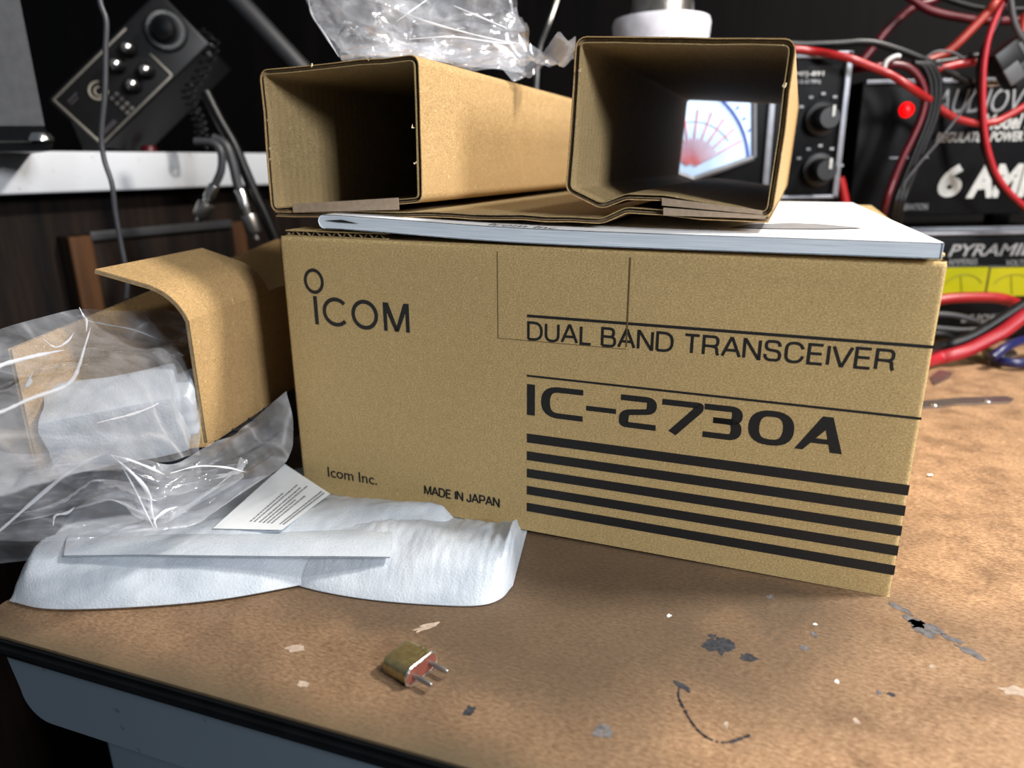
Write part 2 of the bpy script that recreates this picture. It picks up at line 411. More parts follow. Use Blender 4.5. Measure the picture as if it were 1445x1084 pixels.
desk.add('edge_strip', MB().prism([(x, y, 0) for x, y in rrect(-0.0015, DW+0.0015, -0.0015, DD+0.0015, 0.0195)], (0,0,-0.0085), (0,0,-0.00125))
         .tube([(x, y, -0.005) for x, y in rrect(-0.001, DW+0.001, -0.001, DD+0.001, 0.019)] + [(-0.001, 0.018, -0.005)], 0.0022, 8), M['satin'])
# metal apron with a rounded lower corner
ap = []
for k in range(9):
    a = PI + k/8*PI/2; ap.append((0.019+0.014+0.014*math.cos(a), 0.004, -0.030+0.014*math.sin(a)))
ap = [(0.014, 0.004, -0.0085)] + ap + [(DW-0.03, 0.004, -0.044), (DW-0.01, 0.004, -0.0085)]
desk.add('apron', MB().prism(ap, (0,0,0), (0, 0.03, 0)), M['desk_metal'])
desk.add('pedestal', MB().box(0.050, 0.50, 0.012, 0.60, -0.75, -0.040, 0.004), M['desk_metal'])
desk.add('pedestal', MB().box(DW-0.5, DW-0.06, 0.014, 0.60, -0.75, -0.045, 0.004), M['desk_metal'])
desk.add('frame', MB().box(0.05, DW-0.05, 0.6, DD-0.04, -0.06, -0.0085), M['desk_metal'])
def onDesk(px, py, z=0.0): return DI @ T(px, py, z)
def blob(px, py, rx, ry, rot=0, seed=0, n=44):
    c = onDesk(px, py); pts = []
    sx = rx / 1008 * 0.28; sy = ry/1008 * 0.42
    for k in range(n):
        a = 2*PI*k/n; q = 0.80 + 0.55*(noise.noise(V3((math.cos(a)*1.5+seed*3.1, math.sin(a)*1.5, seed+.37)))) + 0.22*noise.noise(V3((math.cos(a)*5+seed*3.1, math.sin(a)*5, seed+.77)))
        x = math.cos(a)*sx*q; y = math.sin(a)*sy*q
        pts.append((c.x + x*math.cos(rot)-y*math.sin(rot), c.y + x*math.sin(rot)+y*math.cos(rot), 0))
    return MB().prism(pts, (0,0,0), (0,0,0.00012))
for i, (px, py, rx, ry, ro, mk) in enumerate([
        (1018, 914, 22, 14, -0.5, 'stain'), (1055, 928, 14, 6, -0.3, 'stain'), (1006, 898, 6, 4, -0.6, 'stain'),
        (1308, 887, 26, 16, -0.6, 'stain_grey'), (1292, 878, 16, 10, -0.6, 'stain_grey'), (1345, 903, 18, 6, -0.6, 'stain_grey'),
        (1272, 860, 20, 5, -0.7, 'stain_grey'), (1372, 922, 24, 5, -0.7, 'stain_grey'),
        (962, 968, 6, 9, 0.9, 'stain'), (1135, 915, 9, 5, -.7, 'stain_grey'), (1150, 896, 6, 5, 0.2, 'stain_grey'),
        (1257, 980, 6, 3, -.3, 'stain'), (1240, 978, 4, 4, 0, 'stain_grey'), (1430, 976, 22, 7, 0.3, 'stain_light'),
        (662, 1004, 9, 7, 0, 'stain'), (850, 1032, 14, 9, 0, 'stain_grey'), (415, 915, 20, 7, 0.5, 'stain_light'),
        (1025, 1023, 3, 4, 0, 'stain_light'), (1209, 1018, 4, 4, 0, 'stain_light'), (1181, 962, 3, 3, 0, 'white_chip'),
        (1087, 843, 6, 5, 0, 'stain_grey'), (944, 869, 4, 3, 0, 'white_chip'), (1150, 881, 3, 2, 0, 'white_chip'), (1316, 941, 5, 3, 0.4, 'stain_light'),
        (600, 885, 22, 6, 0.9, 'stain_light'), (428, 966, 9, 4, 0.2, 'stain_light')]):
    desk.add('stain', blob(px, py, rx, ry, ro, i), M[mk])
sc = MB()
arc = catmull([onDesk(*p) for p in [(958, 972), (958, 985), (965, 1000), (975, 1018), (990, 1036), (1010, 1047), (1030, 1048), (1048, 1042), (1060, 1038)]], 5)
for i in range(0, len(arc)-1):
    if random.random() < 0.82: sc.tube([arc[i]+V3((0,0,.0001)), arc[i+1]+V3((0,0,.0001))], random.uniform(.0002, .0006), 5)
desk.add('scratch', sc, M['stain'])

fl = MB().box(-3, 3, -2, 3, -0.80, -0.75); o = single('floor', fl, M['floor'], '', '', kind='structure')
bw = MB().box(-1.6, 2.4, DD+0.02, DD+0.10, -0.75, 1.6).tf(DESK); single('wall_back', bw, M['wood_back'], '', '', kind='structure')

# shelf / cabinet on the left
s0 = W(0, 222, 0.65); s1 = W(372, 209, 0.91)
sd = (s1 - s0); sd.z = 0; sd.normalize(); sn = V3((-sd.y, sd.x, 0))      # away from the camera to the left
zt = (s0.z + s1.z)/2
SH = tr((s0.x, s0.y, 0)) @ Matrix((sd, sn, ZD)).transposed().to_4x4()    # x along the shelf, y back, z up
SI = SH.inverted()
def onShelf(px, py, y=0.0):
    o, d = ray(px, py); o = SI @ o; d = SI.to_3x3() @ d; t = (y-o.y)/d.y; return o + d*t
zb = (onShelf(0, 285).z + onShelf(372, 255).z)/2
Lsh = 0.70
cab = Thing('wooden_cabinet', 'dark wooden cabinet under the white speckled shelf at left', 'cabinet', SH @ tr((0,0,-0.75)))
def cz(z): return z + 0.75
cab.add('panel', MB().box(-0.45, Lsh, 0.035, 0.33, 0, cz(zb)-0.001), M['wood_dark'])
dl = onShelf(84, 340, 0.03); dr = onShelf(330, 306, 0.03); ztop = (dl.z+dr.z)/2
door = cab.add('door', MB().box(dl.x, dr.x, 0.016, 0.036, cz(ztop)-0.42, cz(ztop), 0.002), M['wood_dark'])
cab.add('stile', MB().box(dl.x-0.001, onShelf(116, 340, 0.03).x, 0.011, 0.0165, cz(ztop)-0.42, cz(ztop)-0.0005, 0.002), M['wood_trim'], door)
cab.add('stile', MB().box(onShelf(312, 306, 0.03).x, dr.x+0.001, 0.013, 0.0165, cz(ztop)-0.42, cz(ztop)-0.0005, 0.001), M['wood_trim'], door)
cab.add('top_rail', MB().box(dl.x+.02, dr.x-.02, 0.010, 0.016, cz(ztop)-0.006, cz(ztop)+0.003, 0.001), M['grey_strut'], door)
shelf = MB().box(-0.45, Lsh, 0, 0.34, zb, zt, 0.003).tf(SH)
single('shelf_board', shelf, M['shelf'], 'white painted shelf board with rust specks above the dark cabinet', 'shelf', base=SH @ V3((0,0,zb)))

# ------------------------------------------------------------------ printed carton
H0 = 0.1425; BW = 0.3018; BD = 0.32; HB = 0.1458
carton = Thing('printed_carton', 'large kraft cardboard box printed ICOM and IC-2730A with five black stripes', 'box', BOXM)
def boxpt(u, w, v): return V3((u, w, v))
# walls with rounded vertical edges and slightly irregular outline
mb = MB(); nu, nv = 31, 15
rb = 0.0022
def front(i, j):
    u = i/(nu-1)*BW; v = j/(nv-1)*H0
    d = 0
    e = min(u, BW-u); 
    if e < rb: d += rb - math.sqrt(max(0, rb*rb-(rb-e)**2))
    e2 = H0-v
    if e2 < rb: d += rb - math.sqrt(max(0, rb*rb-(rb-e2)**2))
    k = 0.0
    if u < 0.002: k = 0.0016*math.exp(-((v-0.085)/0.012)**2)
    return V3((u + k, d, v))
us = [0, .0004, .001, .0016, .0022] + [BW*(k/24) for k in range(1, 24)] + [BW-.0022, BW-.0016, BW-.001, BW-.0004, BW]
vs_ = [0, .004] + [H0*(k/16) for k in range(1, 16)] + [H0-.0022, H0-.0014, H0-.0007, H0-.0002, H0]
vs_ = sorted(vs_)
def fp(i, j):
    u = us[i]; v = vs_[j]; d = 0
    for e in (min(u, BW-u), H0-v):
        if e < rb: d += rb - math.sqrt(max(0, rb*rb-(rb-e)**2))
    return V3((u, d, v))
mb.grid(fp, len(us), len(vs_))
def sidewall(x):
    return [(x, rb, 0), (x, BD, 0), (x, BD, HB), (x, rb, H0)]
mb.add(sidewall(0), [(0,1,2,3)]); mb.add(sidewall(BW), [(0,1,2,3)])
mb.add([(0, BD, 0), (BW, BD, 0), (BW, BD, HB), (0, BD, HB)], [(0,1,2,3)])
mb.add([(0, 0, 0), (BW, 0, 0), (BW, BD, 0), (0, BD, 0)], [(0,1,2,3)])
carton.add('body', mb, M['kraft'])
# lid: a corrugated panel with a visible fluted left edge
def corr(mb_l, mb_f, P, ax, ay, t, la, lb, period=0.006):  # sheet at P spanned by unit ax (flute direction) and ay, thickness normal
    pass
nrm = V3((0, -(HB-H0)/BD, 1)).normalized(); ay = V3((0, BD, HB-H0)).normalized()
def sheet(mbx, P, a, b, la, lb, n, t0, t1):
    P = V3(P); q = [P, P+a*la, P+a*la+b*lb, P+b*lb]; mbx.prism(q, n*t0, n*t1)
ax = V3((1, 0, 0))
lid = MB(); sheet(lid, (0.002, 0.003, H0), ax, ay, BW-0.004, BD-0.003, nrm, -0.0006, 0.0)
carton.add('lid', lid, M['kraft'])
sf = MB(); sheet(sf, (0.002, 0.0035, H0), ax, ay, 0.060, BD-0.008, nrm, 0.0026, 0.0031)
sheet(sf, (0.002, 0.0035, H0), ax, ay, 0.060, BD-0.008, nrm, 0.0001, 0.0005)
sfo = carton.add('side_flap', sf, M['kraft'])
fm = MB()
def flp2(i, j):
    u = i/160*0.058 + 0.003; off = 0.00155+0.0011*math.sin(u/0.0062*2*PI); return V3((u, 0.0036, H0)) + ay*(j*(BD-0.010)) + nrm*off
fm.grid(flp2, 161, 2); carton.add('fluting', fm, M['flute'], sfo)
rf = MB(); sheet(rf, (0.235, 0.0045, H0), ax, ay, BW-0.2365, BD-0.010, nrm, 0.0002, 0.0009)
rf.tube([V3((BW-0.012, 0.006, H0+0.0018)), V3((BW-.005, .0035, H0+.0024)), V3((BW-0.0016, 0.0055, H0+0.0021)), V3((BW-.0012, .012, H0+.0012))], 0.0010, 8)
carton.add('side_flap', rf, M['kraft'])
# printing on the front (u right, v up, on the face w = 0)
def fpnt(u, v, lift=0.00012): return V3((u, -lift, v))
def rpath(pts, n=7):              # polyline with rounded corners: (x, y, r)
    out = []
    m = len(pts)
    for i, (x, y, r) in enumerate(pts):
        if r == 0 or i in (0, m-1): out.append((x, y)); continue
        e0 = math.hypot(pts[i-1][0]-x, pts[i-1][1]-y); e1 = math.hypot(pts[i+1][0]-x, pts[i+1][1]-y)
        r = min(r, e0*(0.49 if i-1 > 0 and pts[i-1][2] else 0.98), e1*(0.49 if i+1 < m-1 and pts[i+1][2] else 0.98))
        p = V3((x, y, 0)); a = (V3((pts[i-1][0], pts[i-1][1], 0))-p).normalized(); b = (V3((pts[i+1][0], pts[i+1][1], 0))-p).normalized()
        p0 = p+a*r; p1 = p+b*r
        for k in range(n+1):
            t = k/n; q = p0*(1-t)**2 + p*2*t*(1-t) + p1*t*t; out.append((q.x, q.y))
    return out
def stroke(mb, path, tx, ty, closed=False, lift=0.00012):
    q = []
    for p in path:
        if not q or math.hypot(p[0]-q[-1][0], p[1]-q[-1][1]) > 1e-5: q.append(p)
    if closed and math.hypot(q[0][0]-q[-1][0], q[0][1]-q[-1][1]) < 1e-5: q.pop()
    path = q; n = len(path); L = []; Rr = []
    def nv(a, b):
        dx, dy = (b[0]-a[0]), (b[1]-a[1]); l = math.hypot(dx, dy); return -dy/l, dx/l
    for i in range(n):
        n1 = nv(path[i-1], path[i]) if (i > 0 or closed) else None
        n2 = nv(path[i], path[(i+1) % n]) if (i < n-1 or closed) else None
        n1 = n1 or n2; n2 = n2 or n1
        mx, my = n1[0]+n2[0], n1[1]+n2[1]; l = math.hypot(mx, my) or 1; mx /= l; my /= l
        k = 1/max(0.45, mx*n1[0]+my*n1[1])
        ox, oy = mx*k*tx/2, my*k*ty/2
        L.append(fpnt(path[i][0]+ox, path[i][1]+oy, lift)); Rr.append(fpnt(path[i][0]-ox, path[i][1]-oy, lift))
    fs = [(i, i+1, n+i+1, n+i) for i in range(n-1)]
    if closed: fs.append((n-1, 0, n, 2*n-1))
    mb.add(L+Rr, fs)
def poly(mb, pts, lift=0.00012): mb.add([fpnt(*p, lift) for p in pts], [tuple(range(len(pts)))])
def ell(cx, cy, rx, ry, a0, a1, n=40): return [(cx+rx*math.cos(R_(a0+(a1-a0)*k/n)), cy+ry*math.sin(R_(a0+(a1-a0)*k/n))) for k in range(n+1)]
# plain grotesque capitals drawn with an even stroke: name -> (advance, paths)
def capO(w): return [(w/2, 1, 0), (0, 1, .46), (0, 0, .46), (w, 0, .46), (w, 1, .46), (w/2, 1, 0)]
CAPS = {
 'A': (.86, [[(0, 0, 0), (.40, 1, 0), (.46, 1, 0), (.86, 0, 0)], [(.15, .34, 0), (.71, .34, 0)]]),
 'B': (.70, [[(0, 0, 0), (0, 1, 0), (.62, 1, .25), (.62, .53, .25), (0, .53, 0)], [(0, .53, 0), (.70, .53, .26), (.70, 0, .26), (0, 0, 0)]]),
 'C': (.80, [[(.78, .70, 0), (.70, 1.0, .26), (.02, 1.0, .44), (.02, 0, .44), (.70, 0, .26), (.80, .34, 0)]]),
 'D': (.78, [[(0, 0, 0), (0, 1, 0), (.78, 1, .45), (.78, 0, .45), (0, 0, 0)]]),
 'E': (.62, [[(.62, 1, 0), (0, 1, 0), (0, 0, 0), (.64, 0, 0)], [(0, .53, 0), (.58, .53, 0)]]),
 'I': (.0, [[(0, 0, 0), (0, 1, 0)]]),
 'J': (.48, [[(.48, 1, 0), (.48, 0, .26), (0, 0, .24), (0, .30, 0)]]),
 'L': (.54, [[(0, 1, 0), (0, 0, 0), (.56, 0, 0)]]),
 'M': (.88, [[(0, 0, 0), (0, 1, 0), (.06, 1, 0), (.44, .04, 0), (.82, 1, 0), (.88, 1, 0), (.88, 0, 0)]]),
 'N': (.74, [[(0, 0, 0), (0, 1, 0), (.05, 1, 0), (.69, 0, 0), (.74, 0, 0), (.74, 1, 0)]]),
 'P': (.68, [[(0, 0, 0), (0, 1, 0), (.68, 1, .28), (.68, .45, .28), (0, .45, 0)]]),
 'R': (.74, [[(0, 0, 0), (0, 1, 0), (.70, 1, .27), (.70, .48, .27), (0, .48, 0)], [(.35, .48, 0), (.67, .44, .22), (.68, .10, .1), (.76, 0, 0)]]),
 'S': (.70, [[(.67, .74, 0), (.67, 1, .30), (.02, 1, .28), (.03, .56, .22), (.70, .48, .22), (.70, 0, .30), (0, 0, .30), (0, .30, 0)]]),
 'T': (.72, [[(0, 1, 0), (.72, 1, 0)], [(.36, 1, 0), (.36, 0, 0)]]),
 'U': (.72, [[(0, 1, 0), (0, 0, .38), (.72, 0, .38), (.72, 1, 0)]]),
 'V': (.82, [[(0, 1, 0), (.38, 0, 0), (.44, 0, 0), (.82, 1, 0)]]),
}
def caps(txt, u0, u1, v0, v1, wt=.13, gap_=.27):
    mb = MB(); x = 0; runs = []
    tight = {'AV': -.1, 'LT': -.1, 'TR': -.03, 'RA': -.06, 'DU': 0, 'JA': -.04, 'PA': -.1, 'UA': -.05, 'BA': -.06, 'MA': -.06, 'AD': -.06, 'AN': -.06, 'AL': -.04, 'VE': -.06, 'IV': -.06, 'AP': -.04}
    for i, ch in enumerate(txt):
        if ch == ' ': x += .60; continue
        if i and txt[i-1] != ' ': x += gap_ + tight.get(txt[i-1]+ch, 0)
        elif i: x += .06
        adv, paths = CAPS[ch]; runs.append((x, paths)); x += adv
    tot = x; h = v1-v0; th = wt*h; kx = (u1-u0-th)/tot
    for k, (x, paths) in enumerate(runs):
        for pi, p in enumerate(paths):
            pp = rpath([(u0+th/2+(x+a)*kx, v0+th/2+b*(h-th), r*h) for a, b, r in p])
            stroke(mb, pp, th, th, lift=.00012+.000008*pi)
    return mb
lg = MB(); t = 0.0021
ring = ell(.0196, .1205, .0052, .0057, 0, 360)[:-1]; stroke(lg, ring, t*.85, t*.85, True)
poly(lg, [(.0183, .1128), (.0206, .1128), (.0206, .0978), (.0183, .0978)])
stroke(lg, ell(.0317, .1052, .0071, .0066, 42, 318), t, t)
stroke(lg, ell(.0488, .1050, .0068, .0067, 0, 360)[:-1], t, t, True)
mx0, mx1, mt, mbm = .0597, .0744, .1122, .0977
poly(lg, [(mx0, mbm), (mx0+.0021, mbm), (mx0+.0021, mt), (mx0, mt)])
poly(lg, [(mx1-.0021, mbm), (mx1, mbm), (mx1, mt), (mx1-.0021, mt)])
xc = (mx0+mx1)/2
poly(lg, [(mx0, mt), (mx0+.0030, mt), (xc+.0011, mbm), (xc-.0011, mbm)], .00013)
poly(lg, [(mx1-.0030, mt), (mx1, mt), (xc+.0011, mbm), (xc-.0011, mbm)], .00013)
carton.add('logo_lettering', lg, M['ink'])
UX, UZ = (1,0,0), (0,0,1)
carton.add('printed_text', text_mb('Icom Inc.', (.0179, 0, .0105), UX, UZ, .0318, .0062, bold=.012), M['ink'])
carton.add('printed_text', caps('MADE IN JAPAN', .0784, .1218, .0100, .0154, .17), M['ink'])
carton.add('printed_text', caps('DUAL BAND TRANSCEIVER', .1364, .2896, .0992, .1083, .135), M['ink'])
ln = MB()
poly(ln, [(.1363, .1114), (.3018, .1110), (.3018, .1097), (.1363, .1101)]); carton.add('printed_rule', ln, M['ink'])
ln = MB(); poly(ln, [(.1363, .0824), (.3018, .0818), (.3018, .0807), (.1363, .0814)]); carton.add('printed_rule', ln, M['ink'])
for k in range(5):
    v1 = .0526 - k*.00928; v0 = v1-.0047
    q = MB(); poly(q, [(.1364, v1), (.3018, v1), (.3018, v0), (.1364, v0)]); carton.add('printed_stripe', q, M['ink'])
md = MB(); y0, y1 = .0622, .0778; hw, vw = .0027, .0044
poly(md, [(.1364, y0), (.1404, y0), (.1404, y1), (.1364, y1)])
def gp(x0, x1, pts): return rpath([(x0+(x1-x0)*a, y0+(y1-y0)*b, r*(y1-y0)) for a, b, r in pts])
ht = hw/2/(y1-y0)
def G(x0, x1, pts, tx=vw): stroke(md, gp(x0+0, x1-0, pts), tx, hw)
G(.1435, .1641, [(1, 1-ht, 0), (.108, 1-ht, .42), (.108, ht, .42), (1, ht, 0)])
poly(md, [(.1657, .0680), (.1798, .0680), (.1798, .0704), (.1657, .0704)])
G(.1813, .1982, [(.03, 1-ht, 0), (.87, 1-ht, .30), (.87, .56, .26), (.13, .46, .26), (.13, ht, .1), (1, ht, 0)])
G(.2005, .2175, [(0, 1-ht, 0), (.93, 1-ht, .03), (.93, .78, .18), (.30, 0, 0)], vw*1.0)
G(.2189, .2351, [(.0, 1-ht, 0), (.86, 1-ht, .24), (.86, .54, .22), (.25, .54, 0)])
G(.2189, .2351, [(.25, .54, 0), (.86, .54, .22), (.86, ht, .24), (0, ht, 0)])
stroke(md, gp(.2377, .2560, [(.5, 1-ht, 0), (.118, 1-ht, .42), (.118, ht, .42), (.5, ht, 0)]), vw, hw)
stroke(md, gp(.2377, .2560, [(.5, 1-ht, 0), (.882, 1-ht, .42), (.882, ht, .42), (.5, ht, 0)]), vw, hw)
a0, a1 = .2569, .2754
poly(md, [(a0, y0), (a0+.0032, y0), (a0+.0135, y1-.0030), (a0+.0135, y1), (a0+.0095, y1)])
poly(md, [(a0+.0095, y1), (a0+.0135, y1), (a1, y0), (a1-.0046, y0), (a0+.0105, y1-.0030)], .00013)
poly(md, [(a0+.0050, y0+.0035), (a1-.004, y0+.0035), (a1-.004, y0+.0057), (a0+.0050, y0+.0057)], .00014)
carton.add('model_lettering', md, M['ink'])
# the tuck tab let into the face
tb = MB()
poly(tb, [(.1215, .0990), (.1219, .0990), (.1219, H0-.003), (.1215, H0-.003)], .0001)
poly(tb, [(.1829, .1000), (.1835, .1000), (.1835, H0-.003), (.1829, H0-.003)], .0002)
poly(tb, [(.1215, .0988), (.1832, .0988), (.1832, .0991), (.1215, .0991)], .0001)
carton.add('tuck_tab_outline', tb, M['slit'])

# ------------------------------------------------------------------ booklet
bk = Thing('instruction_booklet', 'thick white instruction booklet on the printed box under the cardboard tubes', 'booklet', BOXM)
nS = 60
bl0 = BP(460, 318, 0.0)[0]; 
UL, UR = 0.024, 0.2985
WB = -0.0035; WF = 0.25
def bz(u):                        # bottom height along the booklet
    return H0 + 0.0013 + 0.0034*math.exp(-((u-UL)/0.075)**2) - 0.0003*math.sin((u-UL)*16)
def btk(u): return 0.0068 - 0.0010*max(0, (u-0.1)/0.2)
def bkp(side, i, j):
    pass
topm = MB(); edge = MB()
prof = []
R0 = 0.0036
for k in range(nS+1):
    u = UL + R0 + (UR-UL-R0)*k/nS; prof.append((u, bz(u)+btk(u)))
curl = [(UL + R0 - R0*math.sin(a), bz(UL)+R0 + (btk(UL)-R0)*math.cos(a) if math.cos(a) > 0 else bz(UL)+R0+R0*math.cos(a)) for a in [PI*k/14 for k in range(1, 14)]]
bot = [(UL + R0 + (UR-UL-R0)*k/nS, bz(UL + R0 + (UR-UL-R0)*k/nS)) for k in range(nS+1)]
def skew(u, w):                   # booklet lies turned a little on the box
    return u - 0.062*w
def bpt(u, w, z): return V3((skew(u, w), w + 0.005*(1-(u-UL)/(UR-UL)), z + 0.0062*w))
topline = list(reversed(prof)) + curl + bot
n = len(topline)
cov = MB(); cov.grid(lambda i, j: bpt(topline[i][0], WB + j*(WF-WB), topline[i][1]), n, 2)
cov2 = MB(); cov2.grid(lambda i, j: bpt(topline[i][0], WB + 0.0 + j*(WF-WB), topline[i][1]), n, 2)
bk.add('cover', cov, M['booklet'])
pg = MB(); m_ = len(prof)
for w in (WB+0.0004, WF-0.0004):
    tp_ = [bpt(u, w, z-0.0003) for u, z in prof]; bt_ = [bpt(u, w, z+0.0003) for u, z in bot]
    pg.add(tp_+bt_, [(i, i+1, m_+i+1, m_+i) for i in range(m_-1)])
    cl = [bpt(u, w, z) for u, z in [prof[0]] + curl + [bot[0]]]
    # rounded folded end, slightly open at the fold
    c0 = bpt(UL+R0, w, bz(UL)+R0*0.55)
    cc = cl + [c0]; k_ = len(cc)
    pg.add(cc, [(i, i+1, k_-1) for i in range(k_-2)])
a_ = [bpt(UR-0.0003, WB, bz(UR)), bpt(UR-.0003, WF, bz(UR)), bpt(UR-.0003, WF, bz(UR)+btk(UR)), bpt(UR-.0003, WB, bz(UR)+btk(UR))]
pg.add(a_, [(0,1,2,3)])
bk.add('page_block', pg, M['pages'])
gap = MB()
gap.prism([bpt(UL+.004, WB-.0002, bz(UL)+.0040), bpt(UL+.014, WB-.0002, bz(UL)+.0046), bpt(UL+.024, WB-.0002, bz(UL)+.0030), bpt(UL+.012, WB-.0002, bz(UL)+.0033)], (0,0,0), (0,.0001,0))
bk.add('fold_gap', gap, M['ink'])
def bktop(u, w, l=0.0002): return bpt(u, w, bz(u)+btk(u)+l)
bx = (bktop(.12, .02)-bktop(.10, .02)).normalized()
bk.add('printed_text', text_mb('Icom Inc.', bktop(.1165, -.0022, .0003), bx, (0, 1, 0.006), .034, .009), M['ink'])
pic = MB()
pts = [(.222, .030), (.232, .050), (.250, .062), (.262, .060), (.279, .046), (.262, .036), (.240, .030)]
pic.add([bktop(u, w, .0004) for u, w in pts], [tuple(range(len(pts)))])
bk.add('cover_picture', pic, M['tan_print'])
bk.add('printed_text', text_mb('DUAL BAND TRANSCEIVER', bktop(.205, .018, .0003), bx, (0, 1, 0.012), .075, .005), M['tan_print'])

# ------------------------------------------------------------------ cardboard insert with two square tubes
ins = Thing('cardboard_insert', 'folded corrugated cardboard insert with two open square tubes on the booklet', 'packaging insert', BOXM)
w0 = 0.012
def rounded2(pts, r, closed=True, n=4):
    out = []; m = len(pts)
    for i in range(m):
        p = V3((*pts[i], 0)); a = V3((*pts[i-1], 0)); b = V3((*pts[(i+1) % m], 0))
        if not closed and i in (0, m-1): out.append((p.x, p.y)); continue
        da = (a-p); db = (b-p); rr = min(r, da.length*0.4, db.length*0.4); p0 = p+da.normalized()*rr; p1 = p+db.normalized()*rr
        for k in range(n+1):
            t = k/n; q = p0*(1-t)**2 + p*2*t*(1-t) + p1*t*t; out.append((q.x, q.y))
    return out
def resample(path, closed, step=0.012):
    out = []; m = len(path); rng = m if closed else m-1
    for i in range(rng):
        a = path[i]; b = path[(i+1) % m]; L = math.hypot(b[0]-a[0], b[1]-a[1]); k = max(1, int(L/step))
        for j in range(k): out.append((a[0]+(b[0]-a[0])*j/k, a[1]+(b[1]-a[1])*j/k))
    if not closed: out.append(path[-1])
    return out
def offs(path, d, closed):
    n = len(path); out = []
    for i in range(n):
        a = path[i-1] if (i > 0 or closed) else path[i]; b = path[(i+1) % n] if (i < n-1 or closed) else path[i]
        dx, dy = b[0]-a[0], b[1]-a[1]; l = math.hypot(dx, dy) or 1
        out.append((path[i][0]+dy/l*d, path[i][1]-dx/l*d))
    return out
def shell(path, t, L, closed, seed, dirx=0.0, ww=None):
    """two liners and a flute wave between them, extruded along the box depth"""
    lin = MB(); inn = MB(); fl = MB(); n = len(path); N_ = n + (1 if closed else 0)
    def pos(pt, w, i):
        e = 0.0007*noise.noise(V3((pt[0]*60+seed, pt[1]*60, 0)))*max(0, 1-w/0.02)
        y = (ww if ww is not None else w0) + w + 0.0009*noise.noise(V3((pt[0]*90, pt[1]*90, seed+5)))*(1 if w < 0.001 else 0)
        return V3((pt[0] + e + dirx*w, y, pt[1] + e))
    for a, b, lin in ((0, 0.00045, inn), (t-0.00045, t, lin)):
        A_ = offs(path, a, closed); B_2 = offs(path, b, closed)
        wsn = [0, 0.004, 0.02, L/2, L]
        for P_ in (A_, B_2): lin.grid(lambda i, j, P_=P_: pos(P_[i % n], wsn[j], i), N_, len(wsn))
        for w in (0, L): lin.grid(lambda i, j: pos((A_, B_2)[j][i % n], w, i), N_, 2)
    per = 0.0062; K = int(L/per*6)
    offsets = {}
    def fpt(i, j):
        w = 0.0008 + j*per/6; o = t/2 + (t/2-0.0006)*math.cos(w/per*2*PI)
        key = j
        if key not in offsets: offsets[key] = offs(path, o, closed)
        return pos(offsets[key][i % n], w, i)
    fl.grid(fpt, N_, K)
    return lin, fl, inn
def U(px, py): return BP(px, py, w0)
LT = 0.315
lt = [U(372, 107), U(388, 293), U(590, 279), U(584, 85)]                      # left tube
rt = [U(821, 60), U(806, 266), U(850, 286), U(884, 272), U(940, 276), U(1082, 298), U(1114, 65)]
bs = [U(388, 299), U(600, 299), U(850, 307), U(882, 293), U(940, 297), U(1085, 306)]
for nm, pts, cl, sd_, L in (('tube', lt, True, 1, LT), ('tube', rt, True, 2, LT)):
    if cl: pts = pts[::-1]
    pa = resample(rounded2(pts, 0.0022, cl), cl)
    # make sure offset goes outward
    ar = sum(pa[i-1][0]*pa[i][1]-pa[i][0]*pa[i-1][1] for i in range(len(pa)))
    if ar < 0: pa = pa[::-1]
    li, fl_, inn_ = shell(pa, 0.0026, L, True, sd_)
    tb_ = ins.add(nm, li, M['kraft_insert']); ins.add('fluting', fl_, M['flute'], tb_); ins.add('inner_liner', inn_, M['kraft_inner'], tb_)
pa = resample(rounded2(bs, 0.002, False), False); li, fl_, inn_ = shell(pa, 0.0026, 0.30, False, 3)
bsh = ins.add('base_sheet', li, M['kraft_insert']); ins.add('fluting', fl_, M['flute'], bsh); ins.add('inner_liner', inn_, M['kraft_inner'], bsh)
# paper strips closing the fluted rims
def strip(p4, w): 
    q = MB(); pts = []
    for p in p4: u, v = BP(*p, w); pts.append(V3((u, w, v)))
    q.prism(pts, (0, 0, 0), (0, 0.0004, 0)); return q
ins.add('paper_strip', strip([(412, 288), (562, 279), (563, 296), (414, 300)], w0-.0012), M['paper_strip'], bsh, label='grey brown paper strip over the rim of the left tube')
ins.add('paper_strip', strip([(934, 279), (1076, 297), (1076, 303), (934, 290)], w0-.0012), M['paper_strip'], bsh)
ins.add('paper_strip', strip([(936, 293), (1079, 304), (1081, 309), (936, 304)], w0-.0014), M['paper_strip'], bsh)
# torn paper fibres on the rims
tfm = plain('torn_paper', (0.62, 0.50, 0.33), 0.9)
for px, py in ((380, 170), (382, 210), (381, 226), (584, 178), (818, 98), (1107, 120), (586, 230), (519, 83), (440, 92)):
    u, v = BP(px, py, w0-0.001); r = 0.0009; tf_ = MB()
    pts = [V3((u + r*random.uniform(-1, 1), w0-0.0012+random.uniform(-.0008, .0004), v + r*random.uniform(-1.3, 1.3))) for _ in range(6)]
    tf_.add(pts, [(0,1,2), (0,2,3), (0,3,4), (1,4,5)]); ins.add('torn_fibre', tf_, tfm)

